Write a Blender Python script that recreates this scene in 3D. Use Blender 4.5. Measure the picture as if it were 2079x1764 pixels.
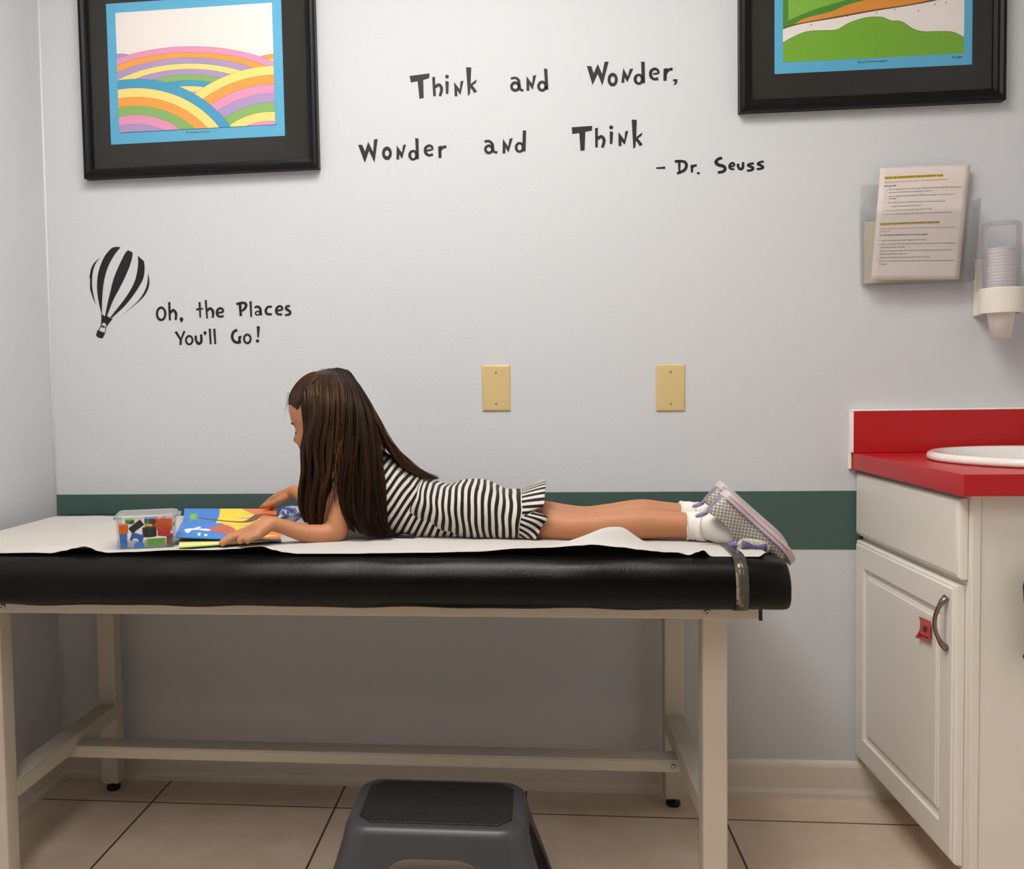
import bpy, bmesh, math, random
from mathutils import Vector, Matrix, Quaternion
from mathutils.geometry import tessellate_polygon
random.seed(7)
S = bpy.context.scene
for o in list(bpy.data.objects): bpy.data.objects.remove(o)
COL = S.collection
PI = math.pi

# ------------------------------------------------------------------ camera
CAM = Vector((1.23413, -2.31274, 0.9954)); YAW, PITCH, ROLL = 0.1025, -0.04523, -0.01593
F, CX, CY, W, H = 1900.0, 883.1, 881.5, 2079.0, 1764.0
def _rot(x, y, z):
    c, s = math.cos(ROLL), math.sin(ROLL); x, z = c*x - s*z, s*x + c*z
    c, s = math.cos(PITCH), math.sin(PITCH); y, z = c*y - s*z, s*y + c*z
    c, s = math.cos(YAW), math.sin(YAW); x, y = c*x - s*y, s*x + c*y
    return Vector((x, y, z))
def ray(u, v): return _rot((u - CX)/F, 1.0, -(v - CY)/F)
def at_y(u, v, Y): d = ray(u, v); return CAM + d*((Y - CAM.y)/d.y)
def at_z(u, v, Z): d = ray(u, v); return CAM + d*((Z - CAM.z)/d.z)
def at_x(u, v, X): d = ray(u, v); return CAM + d*((X - CAM.x)/d.x)
cd = bpy.data.cameras.new('camera'); cam = bpy.data.objects.new('camera', cd); COL.objects.link(cam)
cd.sensor_fit = 'HORIZONTAL'; cd.sensor_width = 36.0; cd.lens = F/W*36.0
cd.shift_x = (W/2 - CX)/W; cd.shift_y = (CY - H/2)/W
R_, U_, B_ = _rot(1, 0, 0), _rot(0, 0, 1), -_rot(0, 1, 0)
cam.matrix_world = Matrix(((R_.x, U_.x, B_.x, CAM.x), (R_.y, U_.y, B_.y, CAM.y), (R_.z, U_.z, B_.z, CAM.z), (0, 0, 0, 1)))
cd.clip_start = 0.02
S.camera = cam

# ------------------------------------------------------------------ world, exposure
S.view_settings.view_transform = 'Standard'; S.view_settings.look = 'None'
S.view_settings.gamma = 1.0; S.view_settings.use_curve_mapping = False
S.view_settings.exposure = 0.0
wd = bpy.data.worlds.new('world'); S.world = wd; wd.use_nodes = True
wd.node_tree.nodes['Background'].inputs[0].default_value = (0.5, 0.5, 0.5, 1)
wd.node_tree.nodes['Background'].inputs[1].default_value = 0.02
LAMP_POWER = 14.9     # emission strength of the ceiling panels
LAMPS = [(1.02, -1.05, .58, .28, 1.0), (0.76, -2.22, .28, .58, .70)]   # x, y, half sizes, share of the power
ROOM = (0.0, 2.62, -3.9, 0.0, 2.52)   # x0, x1, y0, y1, height

# ------------------------------------------------------------------ materials
def lin(h):
    h = h.lstrip('#'); r = []
    for i in (0, 2, 4):
        c = int(h[i:i+2], 16)/255.0
        r.append(c/12.92 if c <= 0.04045 else ((c + 0.055)/1.055)**2.4)
    return tuple(r) + (1.0,)
MATS = {}
def mat(name, color='#808080', rough=0.5, metal=0.0, spec=0.5, bump=None, var=None, coat=0.0, sub=None, emit=None, sheen=0.0):
    if name in MATS: return MATS[name]
    m = bpy.data.materials.new(name); m.use_nodes = True
    nt = m.node_tree; b = nt.nodes['Principled BSDF']
    b.inputs['Base Color'].default_value = lin(color)
    b.inputs['Roughness'].default_value = rough; b.inputs['Metallic'].default_value = metal
    b.inputs['Specular IOR Level'].default_value = spec
    b.inputs['Coat Weight'].default_value = coat
    if sheen: b.inputs['Sheen Weight'].default_value = sheen
    if sub:
        b.inputs['Subsurface Weight'].default_value = sub[0]; b.inputs['Subsurface Radius'].default_value = sub[1]
        b.inputs['Subsurface Scale'].default_value = sub[2]
    if emit:
        b.inputs['Emission Color'].default_value = lin(emit[0]); b.inputs['Emission Strength'].default_value = emit[1]
    if bump or var:
        tc = nt.nodes.new('ShaderNodeTexCoord')
    if bump:
        n = nt.nodes.new('ShaderNodeTexNoise'); n.inputs['Scale'].default_value = bump[0]; n.inputs['Detail'].default_value = 4
        bp = nt.nodes.new('ShaderNodeBump'); bp.inputs['Strength'].default_value = bump[1]; bp.inputs['Distance'].default_value = bump[2]
        nt.links.new(tc.outputs['Object'], n.inputs['Vector']); nt.links.new(n.outputs['Fac'], bp.inputs['Height'])
        nt.links.new(bp.outputs['Normal'], b.inputs['Normal'])
    if var:
        n2 = nt.nodes.new('ShaderNodeTexNoise'); n2.inputs['Scale'].default_value = var[0]; n2.inputs['Detail'].default_value = 5
        mx = nt.nodes.new('ShaderNodeMix'); mx.data_type = 'RGBA'
        mx.inputs['A'].default_value = lin(color); mx.inputs['B'].default_value = lin(var[1])
        mr = nt.nodes.new('ShaderNodeMapRange'); mr.inputs['From Min'].default_value = 0.35; mr.inputs['From Max'].default_value = 0.7
        nt.links.new(tc.outputs['Object'], n2.inputs['Vector']); nt.links.new(n2.outputs['Fac'], mr.inputs['Value'])
        nt.links.new(mr.outputs['Result'], mx.inputs['Factor']); nt.links.new(mx.outputs['Result'], b.inputs['Base Color'])
    MATS[name] = m; return m
def clear(name, tint='#f4f6f6', body=0.06, rough=0.08, gloss=1.0, bodycol='#ffffff', ior=1.45):
    """thin clear plastic or glass sheet: lets light straight through, mirrors by fresnel, a little milkiness"""
    if name in MATS: return MATS[name]
    m = bpy.data.materials.new(name); m.use_nodes = True; nt = m.node_tree
    for n in list(nt.nodes): nt.nodes.remove(n)
    out = nt.nodes.new('ShaderNodeOutputMaterial'); tr = nt.nodes.new('ShaderNodeBsdfTransparent'); tr.inputs[0].default_value = lin(tint)
    df = nt.nodes.new('ShaderNodeBsdfDiffuse'); df.inputs[0].default_value = lin(bodycol)
    gl = nt.nodes.new('ShaderNodeBsdfGlossy'); gl.inputs['Roughness'].default_value = rough
    m1 = nt.nodes.new('ShaderNodeMixShader'); m1.inputs[0].default_value = body
    m2 = nt.nodes.new('ShaderNodeMixShader'); fr = nt.nodes.new('ShaderNodeFresnel'); fr.inputs[0].default_value = ior
    mu = nt.nodes.new('ShaderNodeMath'); mu.operation = 'MULTIPLY'; mu.inputs[1].default_value = gloss
    nt.links.new(tr.outputs[0], m1.inputs[1]); nt.links.new(df.outputs[0], m1.inputs[2])
    nt.links.new(fr.outputs[0], mu.inputs[0]); nt.links.new(mu.outputs[0], m2.inputs[0])
    nt.links.new(m1.outputs[0], m2.inputs[1]); nt.links.new(gl.outputs[0], m2.inputs[2])
    nt.links.new(m2.outputs[0], out.inputs[0]); MATS[name] = m; return m

# ------------------------------------------------------------------ mesh helpers
def NB(): return bmesh.new()
def V3(*a): return Vector(a)
def box(bm, x0, x1, y0, y1, z0, z1, M=None):
    c = [(x0,y0,z0),(x1,y0,z0),(x1,y1,z0),(x0,y1,z0),(x0,y0,z1),(x1,y0,z1),(x1,y1,z1),(x0,y1,z1)]
    vs = [bm.verts.new((M @ Vector(p)) if M else p) for p in c]
    for f in ((3,2,1,0),(4,5,6,7),(0,1,5,4),(1,2,6,5),(2,3,7,6),(3,0,4,7)): bm.faces.new([vs[i] for i in f])
    return bm
def loft(bm, rings, caps=True, close=True):
    R = [[bm.verts.new(p) for p in r] for r in rings]; n = len(R[0])
    for a, b in zip(R[:-1], R[1:]):
        for i in range(n if close else n-1): bm.faces.new((a[i], a[(i+1) % n], b[(i+1) % n], b[i]))
    if caps and close: bm.faces.new(list(reversed(R[0]))); bm.faces.new(R[-1])
    return R
def tube(bm, pts, rad, n=10, caps=True, flat=None):
    """round tube through pts; rad number or list; flat=(a,b) scales the two cross axes"""
    pts = [Vector(p) for p in pts]; N = len(pts)
    rad = rad if isinstance(rad, (list, tuple)) else [rad]*N
    t0 = (pts[1] - pts[0]).normalized(); up = Vector((0,0,1)) if abs(t0.z) < 0.9 else Vector((0,1,0))
    u = t0.cross(up).normalized(); rings = []
    for i, p in enumerate(pts):
        t = (pts[min(i+1, N-1)] - pts[max(i-1, 0)]).normalized()
        u = (u - t*u.dot(t)).normalized(); w = t.cross(u)
        fa, fb = flat if flat else (1, 1)
        rings.append([p + (u*math.cos(2*PI*k/n)*fa + w*math.sin(2*PI*k/n)*fb)*rad[i] for k in range(n)])
    loft(bm, rings, caps); return bm
def spline(pts, n=6):
    """Catmull-Rom through tuples of any length"""
    P = [tuple(p) for p in pts]; out = []
    for i in range(len(P)-1):
        p0, p1, p2, p3 = P[max(i-1,0)], P[i], P[i+1], P[min(i+2, len(P)-1)]
        for k in range(n):
            t = k/n
            out.append(tuple(0.5*(2*b + (c-a)*t + (2*a-5*b+4*c-d)*t*t + (3*b-a-3*c+d)*t**3) for a, b, c, d in zip(p0,p1,p2,p3)))
    out.append(P[-1]); return out
def lathe(bm, prof, c=(0,0,0), n=32, sx=1.0, sy=1.0, M=None):
    rings = []
    for r, z in prof:
        q = [Vector((c[0] + sx*r*math.cos(2*PI*k/n), c[1] + sy*r*math.sin(2*PI*k/n), c[2] + z)) for k in range(n)]
        rings.append([M @ p for p in q] if M else q)
    loft(bm, rings, False); return bm
def sphere(bm, c, r, n=12, sc=(1,1,1), M=None):
    prof = [(max(1e-4, math.sin(PI*i/n)), -math.cos(PI*i/n)) for i in range(n+1)]
    T = Matrix.Translation(Vector(c)) @ (M or Matrix.Identity(4)) @ Matrix.Diagonal((sc[0]*r, sc[1]*r, sc[2]*r, 1))
    rings = [[T @ Vector((p[0]*math.cos(2*PI*k/(2*n)), p[0]*math.sin(2*PI*k/(2*n)), p[1])) for k in range(2*n)] for p in prof]
    loft(bm, rings, True); return bm
def prism(bm, pts, fn, depth):
    """2-D polygon -> solid; fn(x, y, d) gives the 3-D point at depth d (0 .. depth)"""
    a = sum(p[0]*q[1]-q[0]*p[1] for p, q in zip(pts, pts[1:]+pts[:1]))
    if a < 0: pts = pts[::-1]
    tris = tessellate_polygon([[Vector((p[0], p[1], 0)) for p in pts]])
    lo = [bm.verts.new(fn(p[0], p[1], 0)) for p in pts]; hi = [bm.verts.new(fn(p[0], p[1], depth)) for p in pts]
    for t in tris:
        for L, fl in ((hi, 0), (lo, 1)):
            try: bm.faces.new([L[i] for i in (t if not fl else t[::-1])])
            except ValueError: pass
    n = len(pts)
    for i in range(n):
        try: bm.faces.new((lo[i], lo[(i+1) % n], hi[(i+1) % n], hi[i]))
        except ValueError: pass
def flatpoly(bm, pts, fn):
    tris = tessellate_polygon([[Vector((p[0], p[1], 0)) for p in pts]])
    vs = [bm.verts.new(fn(p[0], p[1])) for p in pts]
    for t in tris:
        try: bm.faces.new([vs[i] for i in t])
        except ValueError: pass
def stroke_poly(pts):
    q = spline(pts, 7); L, Rr = [], []
    for i, (x, y, w) in enumerate(q):
        a, b = q[max(i-1,0)], q[min(i+1,len(q)-1)]; dx, dy = b[0]-a[0], b[1]-a[1]; d = math.hypot(dx, dy) or 1
        nx, ny = -dy/d*w/2, dx/d*w/2
        L.append((x+nx, y+ny)); Rr.append((x-nx, y-ny))
    return L, Rr
def stroke(bm, pts, fn, depth):
    L, Rr = stroke_poly(pts)
    lo = [(bm.verts.new(fn(a[0],a[1],0)), bm.verts.new(fn(b[0],b[1],0))) for a, b in zip(L, Rr)]
    hi = [(bm.verts.new(fn(a[0],a[1],depth)), bm.verts.new(fn(b[0],b[1],depth))) for a, b in zip(L, Rr)]
    for i in range(len(L)-1):
        bm.faces.new((hi[i][0], hi[i][1], hi[i+1][1], hi[i+1][0])); bm.faces.new((lo[i][0], lo[i+1][0], lo[i+1][1], lo[i][1]))
        bm.faces.new((lo[i][0], hi[i][0], hi[i+1][0], lo[i+1][0])); bm.faces.new((lo[i][1], lo[i+1][1], hi[i+1][1], hi[i][1]))
    for i in (0, -1): bm.faces.new((lo[i][0], lo[i][1], hi[i][1], hi[i][0]))
def ringshape(bm, cx, cy, rx, ry, ix, iy, fn, depth, n=36):
    O = [(cx+rx*math.cos(2*PI*k/n), cy+ry*math.sin(2*PI*k/n)) for k in range(n)]
    I = [(cx+ix*math.cos(2*PI*k/n), cy+iy*math.sin(2*PI*k/n)) for k in range(n)]
    vs = [[bm.verts.new(fn(p[0],p[1],d)) for p in P] for P, d in ((O,0),(O,depth),(I,depth),(I,0))]
    for k in range(n):
        j = (k+1) % n
        for a, b in ((0,1),(1,2),(2,3),(3,0)): bm.faces.new((vs[a][k], vs[a][j], vs[b][j], vs[b][k]))
def obj(name, bm, m, parent=None, smooth=False, bevel=None, subsurf=0, label=None, auto=None):
    bmesh.ops.recalc_face_normals(bm, faces=bm.faces[:])
    me = bpy.data.meshes.new(name); bm.to_mesh(me); bm.free()
    if smooth: me.polygons.foreach_set('use_smooth', [True]*len(me.polygons))
    o = bpy.data.objects.new(name, me); COL.objects.link(o)
    for mm in (m if isinstance(m, (list, tuple)) else [m]): me.materials.append(mm)
    if parent:
        o.parent = parent
        if parent.type == 'EMPTY': o.matrix_parent_inverse = Matrix.Translation(-parent.location)
    if bevel:
        md = o.modifiers.new('bevel', 'BEVEL'); md.width = bevel[0]; md.segments = bevel[1]; md.limit_method = 'ANGLE'; md.angle_limit = 0.7
        md.harden_normals = False
        me.polygons.foreach_set('use_smooth', [True]*len(me.polygons)); 
        wn = o.modifiers.new('wn', 'WEIGHTED_NORMAL'); wn.keep_sharp = True
    if subsurf:
        md = o.modifiers.new('sub', 'SUBSURF'); md.levels = subsurf; md.render_levels = subsurf
    if label: o['label'] = label
    return o
def tag(o, label, cat, group=None):
    o['label'] = label; o['category'] = cat
    if group: o['group'] = group
    return o
def thing(name, label, cat, loc, group=None):
    o = bpy.data.objects.new(name, None); COL.objects.link(o); o.location = loc; o.empty_display_size = 0.05
    return tag(o, label, cat, group)
def struct(name, bm, m, parent=None, **k):
    o = obj(name, bm, m, parent, **k); o['kind'] = 'structure'; return o
def text_mesh(s, size, bold=0.0):
    cu = bpy.data.curves.new('t', 'FONT'); cu.body = s; cu.size = size; cu.offset = bold
    to = bpy.data.objects.new('t', cu); COL.objects.link(to)
    dg = bpy.context.evaluated_depsgraph_get(); me = bpy.data.meshes.new_from_object(to.evaluated_get(dg))
    bpy.data.objects.remove(to); bpy.data.curves.remove(cu); return me
def add_text(bm, s, size, fn, width=None, bold=0.0):
    """letters as flat faces; fn(x, y) -> 3-D; width squeezes or stretches the line to that length"""
    me = text_mesh(s, size, bold)
    if not len(me.vertices): return
    xs = [v.co.x for v in me.vertices]; k = width/(max(xs)-min(xs)) if width else 1.0
    vs = [bm.verts.new(fn((v.co.x - min(xs))*k, v.co.y)) for v in me.vertices]
    for p in me.polygons:
        try: bm.faces.new([vs[i] for i in p.vertices])
        except ValueError: pass
    bpy.data.meshes.remove(me)

# ------------------------------------------------------------------ lamps and room
x0, x1, y0, y1, HT = ROOM
M_wall = mat('wall paint', '#d1d2d4', 0.6, spec=0.3, bump=(160, 0.25, 0.002))
M_ceil = mat('ceiling tile', '#dcdcd8', 0.9, bump=(220, 0.4, 0.003))
M_base = mat('baseboard paint', '#e6ddd0', 0.35)
for i, (lx, ly, hx_, hy_, share) in enumerate(LAMPS):
    lt = thing('ceiling_light', ['white ceiling light panel nearest the back wall', 'white ceiling light panel behind the camera'][i], 'light', (lx, ly, HT))
    bm = NB(); 
    for a in ((lx-hx_-.04, lx-hx_, ly-hy_-.04, ly+hy_+.04), (lx+hx_, lx+hx_+.04, ly-hy_-.04, ly+hy_+.04), (lx-hx_, lx+hx_, ly-hy_-.04, ly-hy_), (lx-hx_, lx+hx_, ly+hy_, ly+hy_+.04)): box(bm, *a, HT-.02, HT)
    obj('frame', bm, mat('lamp frame', '#e8e8e4', 0.5), lt)
    bm = NB(); box(bm, lx-hx_, lx+hx_, ly-hy_, ly+hy_, HT-.012, HT-.006)
    obj('diffuser', bm, mat('lamp diffuser %d' % i, '#ffffff', 0.6, emit=('#fffdfa', LAMP_POWER*share)), lt)
def floor_mat():
    m = bpy.data.materials.new('floor tile'); m.use_nodes = True; nt = m.node_tree; b = nt.nodes['Principled BSDF']
    tc = nt.nodes.new('ShaderNodeTexCoord'); mp = nt.nodes.new('ShaderNodeMapping'); mp.inputs['Location'].default_value = (-0.2973, 0.1419, 0)
    br = nt.nodes.new('ShaderNodeTexBrick'); br.offset = 0.0; br.squash = 1.0
    br.inputs['Scale'].default_value = 1.0; br.inputs['Brick Width'].default_value = 0.4572; br.inputs['Row Height'].default_value = 0.4572
    br.inputs['Mortar Size'].default_value = 0.0026; br.inputs['Mortar Smooth'].default_value = 0.1; br.inputs['Bias'].default_value = 0
    br.inputs['Color1'].default_value = (1,1,1,1); br.inputs['Color2'].default_value = (0.93,0.93,0.93,1); br.inputs['Mortar'].default_value = (0,0,0,1)
    n = nt.nodes.new('ShaderNodeTexNoise'); n.inputs['Scale'].default_value = 7; n.inputs['Detail'].default_value = 8; n.inputs['Roughness'].default_value = 0.65
    cr = nt.nodes.new('ShaderNodeValToRGB'); cr.color_ramp.elements[0].position = 0.3; cr.color_ramp.elements[1].position = 0.72
    cr.color_ramp.elements[0].color = lin('#dcc4ab'); cr.color_ramp.elements[1].color = lin('#f0dcc6')
    mu = nt.nodes.new('ShaderNodeMix'); mu.data_type = 'RGBA'; mu.blend_type = 'MULTIPLY'; mu.inputs['Factor'].default_value = 1
    mx = nt.nodes.new('ShaderNodeMix'); mx.data_type = 'RGBA'; mx.inputs['B'].default_value = lin('#4a392a')
    bp = nt.nodes.new('ShaderNodeBump'); bp.inputs['Strength'].default_value = 0.5; bp.inputs['Distance'].default_value = 0.001; bp.invert = True
    L = nt.links.new
    L(tc.outputs['Object'], mp.inputs[0]); L(mp.outputs[0], br.inputs['Vector']); L(tc.outputs['Object'], n.inputs['Vector'])
    L(n.outputs['Fac'], cr.inputs[0]); L(cr.outputs[0], mu.inputs['A']); L(br.outputs['Color'], mu.inputs['B'])
    L(mu.outputs['Result'], mx.inputs['A']); L(br.outputs['Fac'], mx.inputs['Factor']); L(mx.outputs['Result'], b.inputs['Base Color'])
    L(br.outputs['Fac'], bp.inputs['Height']); L(bp.outputs[0], b.inputs['Normal'])
    b.inputs['Roughness'].default_value = 0.42; return m
struct('floor', box(NB(), x0-.1, x1+.1, y0-.1, y1+.1, -.05, 0), floor_mat())
struct('ceiling', box(NB(), x0-.1, x1+.1, y0-.1, y1+.1, HT, HT+.05), M_ceil)
struct('wall_back', box(NB(), x0-.1, x1+.1, 0, .1, 0, HT), M_wall)
struct('wall_left', box(NB(), x0-.1, 0, y0, 0, 0, HT), M_wall)
struct('wall_right', box(NB(), x1, x1+.1, y0, 0, 0, HT), M_wall)
struct('wall_front', box(NB(), x0-.1, x1+.1, y0-.1, y0, 0, HT), mat('wall paint far', '#77716a', 0.6))
struct('trim_1', box(NB(), 0.0006, x1, -.0012, 0, .6036, .7441), mat('green stripe', '#475f59', 0.5, spec=0.35, bump=(160, 0.25, 0.002)))
def baseboard(name, a, b, nrm):
    prof = [(0,0),(.016,0),(.016,.012),(.013,.020),(.0115,.024),(.0115,.076),(.009,.083),(.005,.0885),(0,.089)]
    a, b, nrm = Vector(a), Vector(b), Vector(nrm); bm = NB()
    loft(bm, [[p + nrm*q[0] + Vector((0,0,q[1])) for q in prof] for p in (a, b)])
    struct(name, bm, M_base)
baseboard('baseboard_back', (0,0,0), (x1,0,0), (0,-1,0))
bm = NB(); tube(bm, [(.0015,-.0015,.089),(.0015,-.0015,HT)], .003, 8); struct('trim_2', bm, mat('corner caulk', '#dededc', .5), smooth=True)
baseboard('baseboard_left', (0,0,0), (0,y0,0), (1,0,0))

# ------------------------------------------------------------------ exam table
M_steel = mat('cream powder coat', '#cdc3b2', 0.45, spec=0.4)
M_vinyl = mat('black vinyl', '#040404', 0.29, spec=0.23, bump=(420, 0.35, 0.0012))
M_bolt = mat('steel bolt', '#b8b6b0', 0.25, metal=1.0)
M_black = mat('black plastic', '#0c0c0d', 0.4)
tb = thing('exam_table', 'long exam table with black vinyl pad on a cream steel frame', 'exam table', (0.87, -0.33, 0))
XL, XR, YF, YB = 0.035, 1.671, -.690, -.012
LEGX = (.168, 1.562)
for lx in LEGX:
    for ly in (-.0725, -.567):
        bm = NB(); box(bm, lx-.0225, lx+.0225, ly-.0225, ly+.0225, .022, .580)
        lg = obj('leg', bm, M_steel, tb, bevel=(.004, 2))
        bm = NB(); lathe(bm, [(.004,.03),(.004,.012),(.0165,.011),(.0175,.004),(.015,0),(.001,0)], (lx, ly, 0), 20)
        obj('glide', bm, M_black, lg, smooth=True)
for (a, b, c, d, nm) in ((.06, 1.636, -.608, -.56, 'rail'), (.06, 1.636, -.085, -.045, 'rail')):
    bm = NB(); box(bm, a, b, c, d, .580, .608); obj(nm, bm, M_steel, tb, bevel=(.002, 2))
for xx in (.06, .80, 1.596):
    bm = NB(); box(bm, xx, xx+.035, -.56, -.085, .582, .606); obj('crossbar', bm, M_steel, tb, bevel=(.002, 2))
bm = NB(); box(bm, 1.636, 1.641, -.609, -.559, .578, .609); obj('end_cap', bm, M_black, tb)
bm = NB(); box(bm, 1.636, 1.641, -.086, -.044, .579, .609); obj('end_cap', bm, M_black, tb)
for lx, s in ((LEGX[0], 1), (LEGX[1], -1)):
    bm = NB(); box(bm, lx-.0225, lx+.0225, -.545, -.095, .221, .225); box(bm, lx-.0225, lx-.0195, -.545, -.095, .188, .221); box(bm, lx+.0195, lx+.0225, -.545, -.095, .188, .221)
    obj('end_stretcher', bm, M_steel, tb, bevel=(.001, 1))
bm = NB(); box(bm, LEGX[0]-.02, LEGX[1]+.02-.04, -.302, -.25, .196, .2); box(bm, LEGX[0]+.0, LEGX[1]-.02, -.302, -.298, .173, .196); box(bm, LEGX[0]+.0, LEGX[1]-.02, -.254, -.25, .173, .196)
obj('stretcher', bm, M_steel, tb, bevel=(.001, 1))
def bolt(p, ax, r=.0062, name='bolt'):
    M = Matrix.Translation(Vector(p)) @ Vector((0,0,1)).rotation_difference(Vector(ax)).to_matrix().to_4x4()
    bm = NB(); lathe(bm, [(.0001,0),(r,0),(r,.003),(r*.75,.005),(r*.35,.0055),(r*.3,.003),(.0001,.003)], (0,0,0), 16, M=M)
    obj(name, bm, M_bolt, tb, smooth=True)
bolt((1.5445, -.608, .5935), (0,-1,0), .0058); bolt((.21, -.608, .5935), (0,-1,0), .0058)
bolt((.178, -.302, .186), (0,-1,0)); bolt((1.530, -.302, .186), (0,-1,0))
# upholstered pad: rounded slab, its end and edges softened
def pad_prof():
    p = []
    r1, r2 = .046, .026; zt, zb = .7005, .6105
    for k in range(9):
        a = PI/2*k/8; p.append((YF + r2 - r2*math.sin(a)*1.0, zb + r2 - r2*math.cos(a)))
    for k in range(11):
        a = PI/2*k/10; p.append((YF + r1 - r1*math.cos(a), zt - r1 + r1*math.sin(a)))
    for y in (-.55, -.45, -.33, -.2, -.1): p.append((y, zt + .002))
    for k in range(9):
        a = PI/2*k/8; p.append((YB - r1 + r1*math.sin(a), zt - r1 + r1*math.cos(a)))
    for k in range(7):
        a = PI/2*k/6; p.append((YB - r2 + r2*math.cos(a), zb + r2 - r2*math.sin(a)))
    return p
PP = pad_prof(); cyp, czp = (YF+YB)/2, .652
bm = NB(); rings = []
xs = [(XL, .80), (XL+.003, .88), (XL+.012, .945), (XL+.03, .985), (XL+.06, 1)] + [(XL+.06+(XR-XL-.12)*k/60, 1) for k in range(1, 60)] + [(XR-.06, 1), (XR-.03, .992), (XR-.012, .975), (XR-.003, .945), (XR, .90)]
random.seed(3)
for x, s in xs:
    w = .0016*math.sin(x*23) + .0012*math.sin(x*41+1)
    slump = .005*min(1, max(0, (x-1.59)/.07))**1.5
    rings.append([Vector((x, cyp + (y-cyp)*(1-(1-s)*.12) + (w if y < YF+.02 else 0), czp + (z-czp)*s - (w*.7 if z < .62 else 0) - (slump if z > .66 else 0))) for y, z in PP])
loft(bm, rings)
pad = obj('pad', bm, M_vinyl, tb, smooth=True)
# clear strap that holds the paper down at the foot end
bm = NB(); sx0, sx1 = 1.578, 1.599
path = [(-.625, .6015)] + [(y, z) for y, z in PP if y < -.3 or z > .69]
path = [(-.60, .6085), (-.664, .6088), (-.684, .615), (-.6925, .628), (-.6940, .64), (-.6940, .654)]
for k in range(9):
    a = PI/2*k/8; path.append((YF + .046 - .0495*math.cos(a), .7005 - .046 + .0505*math.sin(a)))
path += [(-.60, .7062), (-.5, .7072), (-.4, .7075), (-.33, .7075), (-.2, .7072), (-.1, .7068), (-.06, .7062)]
for k in range(9):
    a = PI/2*k/8; path.append((YB - .046 + .0495*math.sin(a), .7005 - .046 + .0505*math.cos(a)))
path += [(YB+.0032, .62)]
a = [bm.verts.new((sx0, y, z)) for y, z in path]; b = [bm.verts.new((sx1, y, z)) for y, z in path]
for i in range(len(path)-1): bm.faces.new((a[i], b[i], b[i+1], a[i+1]))
st = obj('strap', bm, clear('clear strap', '#efe8d8', 0.07, 0.10, 1.1, '#cfc6b0'), tb, smooth=True, label='clear vinyl strap over the foot end')
sm = st.modifiers.new('s', 'SOLIDIFY'); sm.thickness = .0012; sm.offset = 0

# ------------------------------------------------------------------ exam paper
EDGE = [(0,1123),(69,1122),(102,1123),(131,1118),(150,1113),(172,1109),(181,1111.5),(200,1119),(218,1122),(260,1120.6),(360,1116.5),(430,1116.5),(481,1114),(510,1110),(530,1108.5),(556,1116.5),(576,1121),(604,1124),(720,1124),(760,1123),(861,1122),(962,1120),(1063,1113),(1106,1112),(1180,1107.5),(1201,1105.6),(1262,1111),(1300,1116),(1329,1119),(1349,1121),(1373,1121.4),(1399,1127),(1415,1121),(1428,1117),(1444,1129.6),(1477,1133),(1538,1132),(1555,1122)]
EY = -.6515
EP = [at_y(u, v, EY) for u, v in EDGE]
EP = [Vector((-.0 + .062, EY, EP[0].z))] + [p for p in EP if p.x > .075]
def edge_z(x):
    for a, b in zip(EP[:-1], EP[1:]):
        if a.x <= x <= b.x:
            t = (x-a.x)/(b.x-a.x); t = t*t*(3-2*t); return a.z + (b.z-a.z)*t
    return EP[-1].z if x > EP[-1].x else EP[0].z
PX1 = 1.640; TENT = 1.393
random.seed(11)
ws = [(random.uniform(.1,1.6), random.uniform(-.6,-.15), random.uniform(.02,.06), random.uniform(.05,.2), random.uniform(-.5,.5), random.uniform(.0004,.0012)) for _ in range(46)]
def paper_z(x, y):
    z = .7036
    for (cx, cyy, sx, sy, an, h) in ws:
        dx, dy = x-cx, y-cyy; c, s = math.cos(an), math.sin(an); a, b = (c*dx+s*dy)/sx, (-s*dx+c*dy)/sy
        z += h*math.exp(-(a*a+b*b))
    # tent beside the calves, small tent by the near hand, fold beside the toy box
    for cx, cyy, sx, sy, h, k in ((.735, -.615, .055, .02, .006, .1), (.315, -.60, .05, .05, .006, .3), (1.435, -.60, .022, .03, .007, 0), (1.37, -.60, .03, .02, .004, 0)):
        z += h*math.exp(-(((x-cx-k*(y-cyy))/sx)**2 + ((y-cyy)/sy)**2))
    dx = x - TENT; z += .039*math.exp(-(dx/(.098 if dx < 0 else .034))**2)*math.exp(-((y+.600)/(.024 if y > -.600 else .030))**2)
    t = max(0, min(1, (-.598-y)/(.0535))); e = edge_z(x)
    t2 = t*t*(3-2*t) if t < 1 else 1
    return max(z*(1-t2) + e*t2, pad_top(y) + .0008)
def pad_top(y):
    r1 = .046
    if y < YF + r1: d = min(r1, (YF+r1) - y); return .7005 - r1 + math.sqrt(max(0, r1*r1-d*d))
    return .7005 + .002*min(1, max(0, (y-(YF+r1))/.08))
bm = NB(); NX, NY = 420, 60
ys = [-.118 - (.48)*k/36 for k in range(37)] + [-.598 - .0535*k/22 for k in range(1, 23)]
grid = []
for i in range(NX+1):
    x = .061 + (PX1-.061)*i/NX
    ex = 0.0
    grid.append([bm.verts.new((x + ex + (.004*math.sin(y*40) if i == NX else 0), y, paper_z(x, y))) for y in ys])
for i in range(NX):
    for j in range(len(ys)-1): bm.faces.new((grid[i][j], grid[i+1][j], grid[i+1][j+1], grid[i][j+1]))
pp = obj('paper_sheet', bm, mat('exam paper', '#c4beb8', 0.8, spec=0.2, bump=(35, 0.15, 0.002)), None, smooth=True)
sm = pp.modifiers.new('s', 'SOLIDIFY'); sm.thickness = .0003; sm.offset = 1
tag(pp, 'crinkled white exam paper rolled out along the black table pad', 'paper')

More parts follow.
